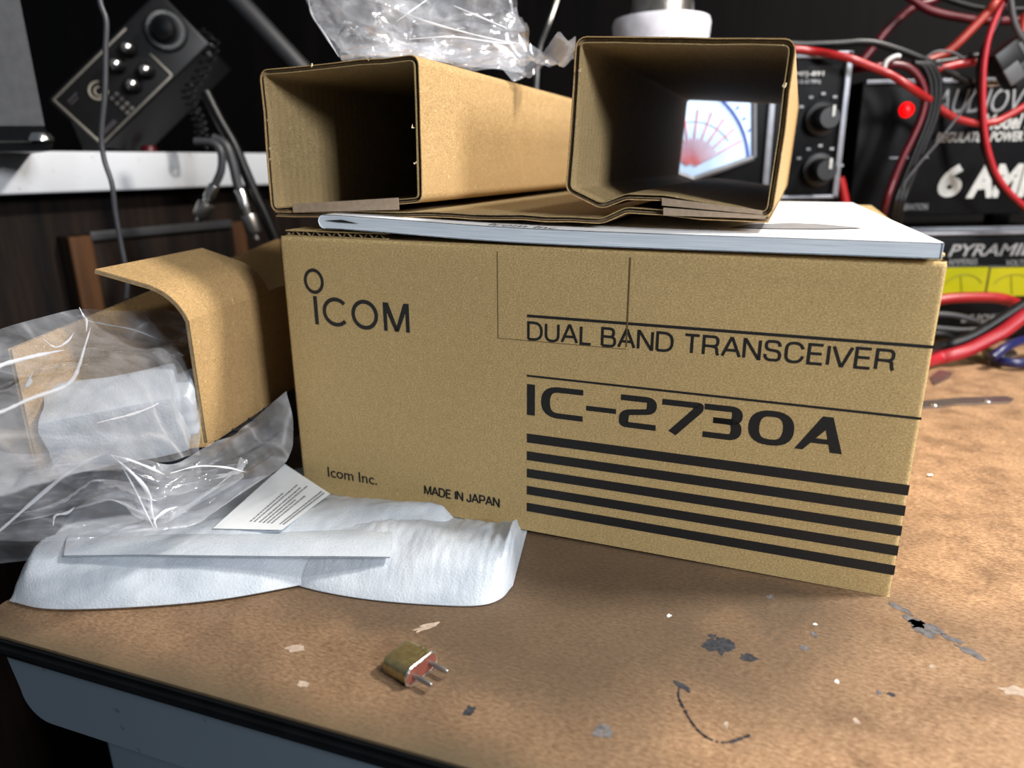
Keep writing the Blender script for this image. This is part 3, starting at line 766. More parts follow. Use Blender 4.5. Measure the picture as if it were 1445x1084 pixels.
# ------------------------------------------------------------------ crumpled plastic surfaces
def fold_field(seed, n, amp, scale=1.0):
    rnd = random.Random(seed); L = []
    for _ in range(n):
        a = rnd.uniform(0, PI); c = rnd.uniform(-.2, 1.2)*math.cos(a) + rnd.uniform(-.2, 1.2)*math.sin(a)
        L.append((math.cos(a), math.sin(a), c, rnd.uniform(-1, 1)*amp, rnd.uniform(0.05, 0.22)*scale))
    def f(s, t):
        z = 0
        for cx, cy, c, am, wdt in L:
            d = abs(s*cx + t*cy - c); 
            if d < wdt: z += am*(1-d/wdt)
        return z
    return f
def ctrl_surface(rows, nu, nv, disp=None, dvec=None):
    # rows: list of rows of Vector control points (same count) -> Catmull-Rom surface
    m = len(rows[0]); cols = []
    fine = [catmull(r, max(1, (nu)//(m-1))) for r in rows]; k = len(fine[0]); out = []
    vcol = [catmull([fine[r][i] for r in range(len(rows))], max(1, nv//(len(rows)-1))) for i in range(k)]
    nvv = len(vcol[0])
    mb = MB()
    def P(i, j):
        p = vcol[i][j].copy(); s = i/(k-1); t = j/(nvv-1)
        if disp: p += dvec * disp(s, t)
        return p
    mb.grid(P, k, nvv); return mb

# clear bag on top of the left tube
ubag = Thing('clear_plastic_bag', 'crumpled clear plastic bag lying on top of the left cardboard tube', 'plastic bag', tr(W(600, 85, 0.45)))
def rowW(l): return [W(*p) for p in l]
dv = (V3((0.1, -1, 0.25))).normalized()
ff = fold_field(3, 34, 0.010); 
front_ = [rowW([(436, 0-45, .50), (520, -60, .50), (620, -70, .50), (700, -50, .50), (722, -20, .50)]),
          rowW([(436, 8, .47), (500, -8, .46), (600, -15, .46), (700, 5, .47), (728, 22, .48)]),
          rowW([(458, 50, .45), (520, 40, .435), (600, 35, .44), (690, 45, .46), (740, 42, .48)]),
          rowW([(480, 82, .43), (540, 78, .425), (610, 84, .435), (690, 88, .47), (742, 72, .49)])]
u1 = ctrl_surface(front_, 200, 150, lambda s, t: ff(s, t)*(0.35+0.65*math.sin(PI*min(1, t*1.0+.1))), dv)
ubag.add('film', u1, M['film_thin'], world=True)
ff2 = fold_field(9, 26, 0.008)
back_ = [rowW([(434, -45, .51), (520, -60, .53), (620, -70, .54), (700, -50, .53), (726, -22, .51)]),
         rowW([(434, 6, .49), (500, -8, .53), (600, -15, .54), (700, 5, .53), (736, 20, .50)]),
         rowW([(460, 48, .47), (520, 40, .52), (600, 35, .54), (690, 45, .53), (746, 40, .50)]),
         rowW([(484, 78, .46), (540, 74, .50), (610, 78, .53), (690, 84, .53), (744, 74, .51)])]
u2 = ctrl_surface(back_, 70, 50, ff2, dv)
ubag.add('film', u2, M['film_thin'], world=True)
ff3 = fold_field(14, 18, 0.006)
tail = [rowW([(590, 62, .47), (650, 60, .47), (720, 68, .48), (770, 76, .48), (812, 72, .46)]),
        rowW([(600, 78, .455), (660, 82, .46), (720, 88, .465), (765, 84, .47), (811, 74, .46)]),
        rowW([(625, 90, .45), (670, 100, .455), (722, 106, .46), (770, 97, .465), (806, 78, .46)])]
u3 = ctrl_surface(tail, 60, 30, ff3, V3((0, -0.3, 1)))
ubag.add('film_tail', u3, M['film_thin'], world=True)
ff4 = fold_field(15, 12, 0.004)
skirt = [rowW([(478, 70, .44), (530, 66, .44), (580, 64, .45), (640, 62, .46), (700, 66, .47), (742, 62, .48)]),
         rowW([(482, 84, .425), (530, 82, .43), (585, 80, .435), (650, 92, .45), (705, 98, .46), (740, 112, .465)])]
u4 = ctrl_surface(skirt, 60, 12, ff4, V3((0, -0.4, .8)))
ubag.add('film_hem', u4, M['film_thin'], world=True)

# ------------------------------------------------------------------ inner carton at left
ic = Thing('open_inner_carton', 'open tan cardboard carton with a curled flap, left of the printed box', 'box', tr(T(293, 625, 0.045)))
Fz = 0.045
p_fb = T(293, 625, Fz)                     # bottom of the front wall at its free end
tdir = (T(412, 545, Fz) - p_fb); tdir.z = 0; 
far = p_fb + tdir*1.0
hN = (W(290, 452, p_fb.y).z - p_fb.z)
d_ = tdir.normalized(); nb = V3((-d_.y, d_.x, 0))      # towards the back left
tk = 0.0022
def corr_panel(P, a, b, la, lb, nrm_, th, flute_along_a=True, per=0.006):
    li = MB(); fl = MB()
    for t0, t1 in ((0, .0004), (th-.0004, th)): li.prism([P, P+a*la, P+a*la+b*lb, P+b*lb], nrm_*t0, nrm_*t1)
    n = int((la if flute_along_a else lb)/per*6)
    L_ = la if flute_along_a else lb
    def q(i, j):
        s = L_*i/n; o = th/2 + (th/2-.0004)*math.sin(s/per*2*PI)
        return (P + a*s + b*(j*lb) if flute_along_a else P + b*s + a*(j*la)) + nrm_*o
    fl.grid(q, n+1, 2); return li, fl
# front wall
Lw = 0.26
li, fl_ = corr_panel(p_fb, d_, ZD, Lw*0.58, hN, nb, tk)
fwl = ic.add('front_wall', li, M['kraft_tan'], world=True); ic.add('fluting', fl_, M['flute'], fwl, world=True)
# curled flap from the top of the front wall
fw_len = 0.0
pt_top0 = p_fb + ZD*hN
# flap width along the wall seen from x=290 to x=380
q0 = pt_top0; o_, dd_ = ray(382, 405)
# find length along wall where the crease meets pixel x=380
def proj(p):
    c = INV @ p; return (722.5 + F*c.x/(-c.z), 542 - F*c.y/(-c.z))
Lf = 0.02
while proj(pt_top0 + d_*Lf)[0] < 379 and Lf < 0.2: Lf += 0.001
flp_ = MB()
Fn = 16
flapL = 0.050
def flapP(i, j, off=0.0):
    s = i/Fn*flapL; t = j/10
    ang = 1.35*(1-math.exp(-s/0.020))                       # bends over backwards
    # integrate arc
    x = 0; z = 0; ds = s/20 if s > 0 else 0
    for k in range(20):
        a = 0.20 + 1.05*min(1, (k+.5)*ds/0.026); x += math.sin(a)*ds; z += math.cos(a)*ds
    a = 0.20 + 1.05*min(1, s/0.026)
    n_ = nb*math.cos(a) - ZD*math.sin(a)
    return pt_top0 + nb*(0.0002 + x) + ZD*z + d_*(Lf*t) + d_*(-0.008*s/flapL*(1-t)) + n_*off
flp_.grid(lambda i, j: flapP(i, j, 0), Fn+1, 11); flp_.grid(lambda i, j: flapP(i, j, .0022), Fn+1, 11)
for jj in (0, 10): flp_.grid(lambda i, j: flapP(i, jj, j*0.0022), Fn+1, 2)
for ii in (0, Fn): flp_.grid(lambda i, j: flapP(ii, i, j*0.0022), 11, 2)
flap_o = ic.add('flap', flp_, M['kraft_tan'], world=True)
ed = MB(); ed.grid(lambda i, j: flapP(i, 0, .0005 + j*.0012) - d_*0.0002, Fn+1, 2); ic.add('cut_edge', ed, M['flute'], flap_o, world=True)
ed = MB(); ed.prism([p_fb - d_*.0002 + nb*.0005, p_fb - d_*.0002 + nb*.0017, p_fb+ZD*hN- d_*.0002 + nb*.0017, p_fb+ZD*hN- d_*.0002 + nb*.0005], (0,0,0), -d_*.0001); ic.add('cut_edge', ed, M['flute'], fwl, world=True)
# back wall: its top edge runs from (395,337) to (140,440) and on
bwid = 0.062
pb = p_fb + nb*bwid
def hitwall(px, py):               # where the ray meets the plane of the back wall
    o, d = ray(px, py); t = (pb-o).dot(nb)/d.dot(nb); return o + d*t
tA = hitwall(395, 337); tB = hitwall(45, 481)
li = MB()
bA = V3((tA.x, tA.y, Fz)); bB = V3((tB.x, tB.y, Fz))
e_ = (tB - tA); tC = tB + e_.normalized()*0.012; bC = V3((tC.x, tC.y, Fz))
for o0, o1 in ((0, .0004), (tk-.0004, tk)): li.prism([bA, tA, tB, tC, bC, bB], nb*o0, nb*o1)
bwl = ic.add('back_wall', li, M['kraft_tan'], world=True)
fl = MB(); Ltop = (tC-tA).length; nn_ = int(Ltop/.005*6)
fl.grid(lambda i, j: (tA + (tC-tA)*(i/nn_))*(1-j) + j*V3(((tA + (tC-tA)*(i/nn_)).x, (tA + (tC-tA)*(i/nn_)).y, Fz)) + nb*(tk/2 + (tk/2-.0004)*math.sin(i/6*2*PI)), nn_+1, 2)
ic.add('fluting', fl, M['flute'], bwl, world=True)
# floor panel reaching to the left
fC = T(36, 655, Fz); fD = T(-10, 618, Fz)
flo = MB().prism([p_fb, T(36, 655, Fz), T(-30, 598, Fz), bC, bA, p_fb + d_*Lw*0.6], (0,0,-0.002), (0,0,0))
ic.add('floor_panel', flo, M['kraft_tan'], world=True)
ic.add('corner_tab', MB().prism([p_fb + nb*.002, p_fb + nb*.016 - d_*.002, p_fb + nb*.014 + ZD*.012, p_fb + nb*.002 + ZD*.018], -d_*.001, d_*.001), M['kraft'], world=True)

# white foam wrapped item inside it
def softbox(c, ex, ey, ez, hx, hy, hz, r=0.35, seed=0, amp=0.0015, n=26):
    mb = MB(); vs = []
    def P(i, j):
        th = -PI/2 + PI*j/(n-1); ph = 2*PI*i/(2*n)
        x, y, z = math.cos(th)*math.cos(ph), math.cos(th)*math.sin(ph), math.sin(th)
        sg = lambda a, p: math.copysign(abs(a)**p, a)
        x, y, z = sg(math.cos(th), r)*sg(math.cos(ph), r), sg(math.cos(th), r)*sg(math.sin(ph), r), sg(math.sin(th), r)
        k = 1 + 0
        p = c + ex*x*hx + ey*y*hy + ez*z*hz
        q = noise.noise(p*55 + V3((seed, 0, 0)))*amp*2.2 + noise.noise(p*160+V3((seed, 3, 0)))*amp
        return p + (p-c).normalized()*q
    mb.grid(P, 2*n+1, n); return mb
wc = hitwall(168, 590); wr_o, wr_d = ray(168, 590); wc = wc - wr_d*(0.028/ abs(wr_d.dot(nb)))
ex = V3((0.93, 0.30, 0.10)).normalized()
ez = V3((0.02, -0.30, 1)); ez = (ez - ex*ez.dot(ex)).normalized(); ey = ez.cross(ex)
fi = Thing('foam_wrapped_item', 'white foam wrapped block seen through the clear bag in the open carton', 'wrapped item', tr(wc))
def crisp(c, hx, hy, hz, b, seed, amp=.0009, tw=0.0):
    import bmesh
    bm = bmesh.new(); bmesh.ops.create_cube(bm, size=2); bmesh.ops.subdivide_edges(bm, edges=list(bm.edges), cuts=14, use_grid_fill=True)
    mb = MB(); vs = []
    for v in bm.verts:
        x, y, z = v.co
        m_ = lambda a, h: math.copysign(min(abs(a)*h, h), a)
        p = V3((x*hx, y*hy, z*hz)); q = V3((max(-hx+b, min(hx-b, p.x)), max(-hy+b, min(hy-b, p.y)), max(-hz+b, min(hz-b, p.z))))
        d = p-q
        if d.length > 1e-9: p = q + d.normalized()*b
        g = c + ex*(p.x + tw*p.y) + ey*p.y + ez*(p.z + tw*p.x*.3)
        g += (g-c).normalized()*(noise.noise(g*45+V3((seed, 0, 0)))*amp*2 + noise.noise(V3((g.x*40, g.y*40, g.z*260+seed)))*amp)
        vs.append(g)
    bm.verts.index_update(); mb.add(vs, [[v.index for v in f.verts] for f in bm.faces], True); bm.free(); return mb
fi.add('foam_wrap', crisp(wc, .029, .017, .0160, .0016, 2), M['foam'], world=True)
fi.add('folded_end', crisp(wc + ex*.029 - ez*.003 + ey*.006, .008, .013, .0125, .003, 5, .0012, .2), M['foam'], world=True)
# dark item under the carton, in plastic
dc = T(340, 650, 0.024)
dk = Thing('dark_accessory', 'dark accessory in clear film between the white pouch and printed box', 'accessory', tr((dc.x, dc.y, 0)))
da = d_; dnb = nb
dk.add('housing', softbox(V3((dc.x, dc.y, 0.0)) + da*0.02 + V3((0,0,.0335)) + dnb*.018, da, dnb, ZD, 0.062, 0.030, 0.0088, .25, 3, .0008), M['dark_item'], world=True)
def ribp(k): return V3((dc.x, dc.y, .0430)) + da*(-.02 + k*.018)
for k in range(5):
    dk.add('rib', MB().tube([ribp(k)+dnb*-.004, ribp(k)+dnb*.035], .0009, 6), M['dark_item'], world=True)

# ------------------------------------------------------------------ foam pouch
po = Thing('foam_pouch', 'flattened white foam pouch in front of and under the printed box', 'foam pouch', tr(T(400, 800, 0)))
def pouch(outline_front, outline_back, H, seed, z0=0.0006, nu=90, nv=44, corner=False):
    fr = catmull(outline_front, 90//(len(outline_front)-1)); bk_ = catmull(outline_back, 90//(len(outline_back)-1))
    k = min(len(fr), 400)
    def res(pts, n):
        L = [0]
        for a, b in zip(pts, pts[1:]): L.append(L[-1]+(b-a).length)
        out = []; j = 0
        for i in range(n):
            s = L[-1]*i/(n-1)
            while j < len(L)-2 and L[j+1] < s: j += 1
            t = (s-L[j])/max(1e-9, L[j+1]-L[j]); out.append(pts[j].lerp(pts[j+1], min(1, t)))
        return out
    fr = res(fr, nu); bk_ = res(bk_, nu); rnd = random.Random(seed)
    wr = fold_field(seed, 16, 0.0014)
    cf = fold_field(seed+3, 22, 0.0024, .8)
    def P(i, j, topside):
        s = i/(nu-1); t = j/(nv-1)
        p = fr[i].lerp(bk_[i], t)
        if not topside: return V3((p.x, p.y, z0))
        es = min(s, 1-s); fs = min(1, es/0.05)**0.5
        ft = min(1, t/0.10)**0.5
        h = H(s, t) if callable(H) else H
        h = h*fs*ft
        z = z0 + h*(1 + 0.12*noise.noise(V3((s*7, t*5, seed)))) + (wr(s, t)*0.8*(1-.75*t) + 0.0004*noise.noise(V3((s*40, t*14, seed))))*fs*ft
        if corner and s > .80: z += cf((s-.8)*5, t)*min(1, (s-.8)*8)*min(1, t*6)*fs*max(0, min(1, (.62-t)*5))
        z = max(z, z0+0.0003)
        q = V3((p.x, p.y, z)); l = BOXI @ q
        if l.x > -0.004 and l.y > -0.012:
            k_ = min(1, max(0, (l.y+0.012)/0.010)); lim = (BOXM @ V3((max(l.x,0), l.y, 0))).z - 0.0008
            if z > lim: q.z = z*(1-k_) + max(z0+.0002, lim)*k_
        return q
    mb = MB(); mb.grid(lambda i, j: P(i, j, True), nu, nv); mb.grid(lambda i, j: P(i, j, False), nu, nv, False)
    for jj in (0, nv-1): mb.grid(lambda i, j: P(i, jj, j == 1), nu, 2)
    for ii in (0, nu-1): mb.grid(lambda i, j: P(ii, i, j == 1), nv, 2)
    return mb
def under(px, py, w):             # a point under the printed box, w behind its front edge
    p = T(px, py); l = BOXI @ p; l.y += w; p = BOXM @ l; p.z = 0; return p
pr = pouch([T(400, 822), T(450, 836), T(520, 848), T(600, 855), T(670, 857), T(705, 848), T(724, 828)],
           [under(415, 690, .04), under(470, 698, .04), under(540, 706, .04), under(600, 716, .04), under(680, 732, .04), under(725, 742, .035)],
           lambda s, t: 0.0040 + 0.0095*math.exp(-((t-.25)/.24)**2) + .003*s*math.exp(-((t-.3)/.3)**2), 21, corner=True, nu=150, nv=70)
b1 = po.add('pouch_body', pr, M['foam'], world=True)
plf = pouch([T(14, 852), T(70, 863), T(180, 861), T(300, 851), T(400, 834), T(500, 812), T(600, 785), T(650, 768)],
            [T(85, 760), T(150, 722), T(250, 705), T(330, 700), under(430, 692, .02), under(500, 700, .02), under(580, 716, .02), under(640, 726, .01)],
            lambda s, t: (0.0055 + 0.0105*math.exp(-((t-.30)/.26)**2) + .004*(1-s)*t)*(1-.25*max(0, s-.8)/.2), 33, z0=0.0012, nu=130, nv=60)
po.add('pouch_body', plf, M['foam'], world=True)
# folded lip with a perforated end
lipA = [T(100, 752, .0165), T(200, 748, .0160), T(300, 747, .0155), T(400, 746, .0145), T(480, 744, .0135), T(556, 742, .0135)]
lipB = [T(90, 784, .0185), T(200, 783, .0185), T(300, 784, .0180), T(400, 785, .0165), T(480, 785, .0160), T(552, 786, .0148)]
lp = ctrl_surface([lipA, [a.lerp(b, .5)+ZD*.0022 for a, b in zip(lipA, lipB)], lipB], 60, 8)
lp2 = MB(); lp2.v = lp.v + [v - ZD*0.0007 for v in lp.v]; n_ = len(lp.v); lp2.f = lp.f + [[i+n_ for i in f] for f in lp.f]; lp2.sm = [True]*len(lp2.f)
po.add('folded_lip', lp2, M['foam'], world=True)
# back layer with its own rim on the pouch behind the lip
q = MB().prism([T(420, 744, .0125), T(560, 744, .0125), T(586, 740, .0115), T(592, 726, .0080), T(430, 700, .0080)], (0,0,0), (0,0,.0010))
po.add('inner_layer', q, M['foam'], world=True)

# leaflet lying on the pouch
lf = Thing('printed_leaflet', 'small white leaflet with dark print beside the lower left corner of the printed box', 'leaflet', tr(T(380, 720, .024)))
za = 0.0190
L00, L10, L11, L01 = T(300, 746, za), T(398, 748, za), T(466, 697, za-.0035), T(402, 655, za-.001)
cL = BOXI @ L11
L11 = L11
lv = ctrl_surface([[L00, L00.lerp(L10, .5), L10], [L00.lerp(L01, .5), (L00+L10+L11+L01)/4, L10.lerp(L11, .5)], [L01, L01.lerp(L11, .5), L11]], 12, 12)
lf.add('sheet', lv, M['leaflet'], world=True)
tm = MB(); rr = random.Random(4)
def leafP(a, b): return L10.lerp(L00, a).lerp(L11.lerp(L01, a), b) + ZD*.0003
for a_, ln_ in ((.06, .95), (.11, .95), (.24, .7), (.30, .55), (.36, .9), (.42, .8), (.50, .85), (.56, .6)):
    b = .12
    while b < .12 + .85*ln_:
        l = rr.uniform(.012, .034)
        tm.add([leafP(a_, b), leafP(a_, b+l), leafP(a_+.026, b+l), leafP(a_+.026, b)], [(0, 1, 2, 3)]); b += l + rr.uniform(.007, .014)
lf.add('print_lines', tm, M['tan_print'], world=True)

# ------------------------------------------------------------------ big clear bag at left
bag = Thing('large_clear_bag', 'large crumpled clear plastic bag spilling out of the open carton at left', 'plastic bag', tr(T(200, 760, .02)))
bd = V3((0.1, -0.75, 0.65)).normalized()
gf = fold_field(41, 60, 0.0045, .8); 
def FW(px, py, k):                 # in front of the back wall by k, measured across the carton
    o, d = ray(px, py); return hitwall(px, py) - d*(k/abs(d.dot(nb)))
def rowF(l): return [FW(*p) for p in l]
upper = [rowF([(-70, 496, .010), (0, 466, .010), (55, 450, .010), (110, 436, .010), (165, 438, .010), (215, 436, .010), (252, 440, .010)]),
         rowF([(-70, 540, .030), (0, 520, .030), (60, 505, .030), (120, 490, .028), (175, 485, .026), (230, 480, .026), (283, 470, .030)]),
         rowF([(-70, 600, .060), (0, 585, .062), (60, 565, .062), (125, 540, .060), (180, 520, .058), (235, 515, .056), (284, 530, .052)]),
         rowF([(-70, 650, .075), (0, 635, .078), (65, 620, .078), (130, 600, .078), (190, 590, .076), (240, 590, .070), (283, 588, .062)]),
         rowF([(-70, 705, .090), (0, 695, .092), (65, 682, .094), (130, 665, .092), (190, 660, .090), (240, 655, .086), (284, 645, .072)])]
bag.add('film', ctrl_surface(upper, 240, 200, lambda s, t: gf(s, t)*0.5*min(1, t*4+.15), bd), M['film'], world=True)
gl_ = fold_field(52, 66, 0.0055, .8)
lower = [rowW([(-70, 620, .305), (20, 640, .30), (100, 630, .292), (170, 635, .285), (240, 655, .29), (300, 622, .315), (345, 600, .335), (404, 552, .37)]),
         rowW([(-70, 690, .285), (20, 690, .282), (100, 690, .278), (170, 685, .275), (240, 690, .278), (310, 665, .30), (360, 640, .325), (414, 600, .355)]),
         rowW([(-70, 760, .270), (20, 752, .268), (100, 745, .266), (170, 735, .270), (240, 725, .276), (290, 712, .288), (330, 690, .305), (405, 650, .335)]),
         rowW([(-70, 800, .268), (10, 794, .266), (80, 786, .264), (150, 770, .266), (220, 752, .272), (270, 742, .280), (300, 725, .290), (345, 690, .31)])]
bag.add('film', ctrl_surface(lower, 240, 160, lambda s, t: gl_(s, t)*0.6*min(1, (1-t)*5+.25)*min(1, (1-s)*6+.2), bd), M['film'], world=True)
gk = fold_field(66, 30, 0.006)
hem = [rowW([(-70, 700, .27), (40, 690, .262), (110, 660, .262), (170, 650, .262), (240, 662, .268), (330, 655, .29), (350, 650, .30)]),
       rowW([(-70, 760, .255), (40, 740, .252), (110, 722, .254), (170, 712, .256), (222, 748, .262), (290, 708, .28), (342, 672, .295)]),
       ]
bag.add('film_fold', ctrl_surface(hem, 160, 40, gk, bd), M['film'], world=True)
# long pleats of the film that catch the light
def kf(y):
    for (y0_, k0), (y1_, k1) in zip([(430, .012), (466, .012), (520, .031), (585, .063), (635, .080)], [(466, .012), (520, .031), (585, .063), (635, .080), (720, .098)]):
        if y <= y1_: return k0 + (k1-k0)*(y-y0_)/(y1_-y0_)
    return .098
def taper(n, r): return [max(.00012, r*(math.sin(PI*(i+.4)/(n+.0))**.6)*(.75+.5*noise.noise(V3((i*.35, r*900, 0))))) for i in range(n)]
for P_, r in (([(-30, 592), (5, 580), (45, 562), (85, 548), (103, 535), (112, 515), (118, 495), (128, 462)], .0011),
              ([(-30, 528), (0, 516), (35, 506), (60, 500), (90, 494)], .0013),
              ([(120, 452), (150, 458), (190, 466), (226, 480)], .0006), ([(112, 434), (118, 446), (122, 452), (122, 468)], .0006),
              ([(137, 597), (165, 590), (185, 585), (205, 578), (225, 568), (228, 556), (220, 546)], .0007),
              ([(40, 530), (44, 538), (38, 545), (46, 525)], .0007), ([(60, 478), (78, 490), (95, 482), (104, 470)], .0006)):
    c = catmull([FW(x, y, kf(y)+.001) for x, y in P_], 8); bag.add('pleat', MB().tube(c, taper(len(c), r), 8), M['pleat'], world=True)
for P_, r in (([(-30, 775), (10, 740), (50, 705), (90, 672), (125, 650), (142, 643)], .0009),
              ([(155, 642), (178, 660), (200, 682), (212, 702), (214, 722), (222, 748)], .0008),
              ([(155, 642), (185, 650), (215, 662), (232, 670)], .0006), ([(75, 742), (78, 728), (95, 724), (105, 716)], .0006),
              ([(222, 748), (218, 735), (232, 722), (250, 715)], .0007), ([(240, 668), (280, 658), (320, 660), (345, 666)], .0005),
              ([(165, 645), (190, 690), (208, 728), (220, 750)], .0004)):
    c = catmull([W(x, y, .2505 + max(0, x-200)*.00030) for x, y in P_], 8); bag.add('pleat', MB().tube(c, taper(len(c), r), 8), M['pleat'], world=True)
for P_, r in (([(434, -10, .47), (440, 20, .462), (456, 45, .447), (478, 80, .428)], .0008),
              ([(520, 5, .455), (560, 15, .447), (600, 30, .437), (650, 44, .44), (700, 56, .455), (738, 62, .47)], .0006),
              ([(560, 30, .444), (585, 12, .450), (602, 0, .455)], .0006), ([(640, 8, .452), (680, 25, .452), (715, 40, .462)], .0007),
              ([(578, 55, .432), (640, 52, .438), (700, 60, .455), (735, 62, .47)], .0006)):
    c = catmull([W(*p) for p in P_], 8); ubag.add('pleat', MB().tube(c, taper(len(c), r), 8), M['pleat'], world=True)


# ------------------------------------------------------------------ crystal
cp = T(578, 952, 0)
a0_, a1_ = T(577, 975), T(611, 945)
cxv = (T(608, 948)-T(576, 974)); cxv.z = 0; cxv.normalize(); cyv = V3((-cxv.y, cxv.x, 0))    # x along the pin face, y to the back (can axis)
Cc = T(576, 974)
CM = tr((Cc.x, Cc.y, 0)) @ Matrix((cxv, cyv, ZD)).transposed().to_4x4()
q1 = CM.inverted() @ T(545, 942); q2 = CM.inverted() @ T(613, 944)
cw, cl_, ch = 0.0158, 0.0140, 0.0072
cry = Thing('quartz_crystal', 'small brass quartz crystal with two pins lying on the front of the workbench', 'electronic component', CM)
can = MB(); st = rrect(0, cw, 0, ch, ch*0.42, 8)
ys = [0.0008, cl_-0.002, cl_-0.0008, cl_-0.0002, cl_]; ks = [1, 1, 0.95, 0.85, 0.7]
can.grid(lambda i, j: V3((cw/2 + (st[i % len(st)][0]-cw/2)*ks[j], ys[j], ch/2 + (st[i % len(st)][1]-ch/2)*ks[j])), len(st)+1, len(ys))
can.add([(cw/2+(x-cw/2)*.7, cl_, ch/2+(z-ch/2)*.7) for x, z in st], [tuple(range(len(st)))])
cry.add('can', can, M['brass'])
rim = MB(); rim.tube([(x, 0.0007, z) for x, z in st] + [(st[0][0], .0007, st[0][1])], 0.0006, 8, False); cry.add('rim', rim, M['chrome'])
cry.add('base', MB().prism([(cw/2+(x-cw/2)*.93, 0, ch/2+(z-ch/2)*.93) for x, z in st], (0, 0.0004, 0), (0, 0.0012, 0)), M['phenolic'])
for sx in (-1, 1):
    x = cw/2 + sx*cw*0.27
    cry.add('pin', MB().tube([(x, 0.0006, ch*.5), (x, -0.0078, ch*.5), (x, -0.0084, ch*.5)], [0.0010, 0.0010, .0006], 12), M['steel'])
em = MB()
for k, (x, y) in enumerate([(.010, .003), (.0112, .003), (.0124, .003), (.0136, .003), (.0136, .0055), (.0148, .0045)]):
    em.box(x, x+.0007, y, y+.0012, ch, ch+.00012)
cry.add('stamped_marks', em, M['brass'])

# ------------------------------------------------------------------ metal strip and chip on the right
ms = Thing('metal_strip', 'thin steel strip with two rivets lying behind the right end of the printed box', 'metal strip', tr(T(1370, 566, 0)))
A0, A1, A2, A3 = T(1300, 578, 0.001), T(1352, 574, .001), T(1428, 568, .001), T(1415, 562, .001)
A4 = T(1300, 565, .001)
ms.add('plate', MB().prism([T(1296, 578, 0), T(1330, 576, 0), T(1350, 573, 0), T(1425, 570, 0), T(1430, 566, 0), T(1420, 562, 0), T(1350, 564, 0), T(1296, 569, 0)], (0,0,.0004), (0,0,.0018)), M['steel'], world=True)
for px, py in ((1318, 571), (1393, 566)):
    p = T(px, py, .0018); ms.add('rivet', MB().lathe([(0.0001, .0014), (.0022, .0010), (.0030, 0), (.0030, -.001)], tr(p), 16), M['chrome'], world=True)
p = T(1312, 673, 0)
single('paint_chip', softbox(p+ZD*.0012, V3((1, .2, 0)).normalized(), V3((-.2, 1, 0)).normalized(), ZD, .0026, .0016, .0012, .7, 2, .0008, 10), M['white_chip'], 'tiny white chip lying on the workbench right of the printed box', 'debris', base=p)
p = T(1335, 535, 0)
single('flat_washer_plate', MB().prism([T(1318, 545), T(1338, 536), T(1345, 527), T(1325, 524), T(1312, 534)], (0,0,0.0003), (0,0,.0012)), M['steel'], 'dull grey metal scrap lying under the thick red cable', 'metal scrap', base=p)

# ------------------------------------------------------------------ equipment at right
YP = 0.705
def xz(px, py, y): q = W(px, py, y); return q.x, q.z
# yellow-meter supply (lower)
xl, zt2 = xz(1180, 332, YP); _, _ = xz(1400, 490, YP)
xr = xz(1560, 400, YP)[0]; zt2 = xz(1400, 332, YP)[1]; zlow = 0.006
pys = Thing('bench_power_supply', 'black bench power supply with two yellow meters, under the other supply', 'power supply', tr(((xl+xr)/2, YP, 0)))
pys.add('case', MB().box(xl, xr, YP, YP+0.17, zlow, zt2, .003), M['satin'], world=True)
for x in (xl+.02, xr-.02):
    for y in (YP+.02, YP+.15): pys.add('foot', MB().lathe([(0.0001, zlow+.001), (.009, zlow+.001), (.008, 0), (.0001, 0)], tr((x, y, 0)), 16), M['black'], world=True)
pys.add('top_trim', MB().box(xl, xr, YP-.001, YP+.022, zt2+.0002, zt2+.0035, .0012).box(xl, xr, YP+.022, YP+.03, zt2+.0002, zt2+.006), M['silver'], world=True)
def quad(px0, py0, px1, py1, y, d=0.003):
    x0, z1 = xz(px0, py0, y); x1, z0 = xz(px1, py1, y); return x0, x1, z0, z1
for px0, px1, nd in ((1330, 1388, 'AMPERES'), (1398, 1462, 'VOLTS')):
    x0, x1, z0, z1 = quad(px0, 378, px1, 417, YP-.002)
    mm = pys.add('meter_frame', MB().box(x0-.002, x1+.002, YP-.002, YP+.001, z0-.002, z1+.002, .001), M['black'], world=True)
    pys.add('meter_dial', MB().box(x0, x1, YP-.0026, YP-.0021, z0, z1), M['yellow_face'], mm, world=True)
    arcp = [V3(((x0+x1)/2 + (x1-x0)*.42*math.cos(a), YP-.0028, z0 + (z1-z0)*.25 + (z1-z0)*.5*math.sin(a))) for a in [PI*(.12+.76*k/16) for k in range(17)]]
    pys.add('scale', MB().tube(arcp, .0003, 5), M['ink'], mm, world=True)
    pys.add('needle', MB().tube([V3(((x0+x1)/2, YP-.0029, z0+.002)), V3(((x0+x1)/2-.004, YP-.0029, z0+(z1-z0)*.7))], .0003, 5), M['ink'], mm, world=True)
def wtext(th, txt, px0, py0, px1, py1, y, mat, bold=.0, shear=0., name='lettering'):
    x0, z1 = xz(px0, py0, y); x1, z0 = xz(px1, py1, y)
    th.add(name, text_mb(txt, (x0, y, z0), (1,0,0), (0,0,1), x1-x0, z1-z0, .0004, bold, shear), mat, world=True)
wtext(pys, 'PYRAMID', 1340, 345, 1462, 360, YP, M['silver_ink'], .02, .25)
wtext(pys, 'AMPERES', 1338, 366, 1378, 373, YP, M['silver_ink'])
wtext(pys, 'VOLTS', 1420, 367, 1447, 374, YP, M['silver_ink'])
wtext(pys, 'DC POWER', 1358, 444, 1420, 454, YP, M['silver_ink'], .02)
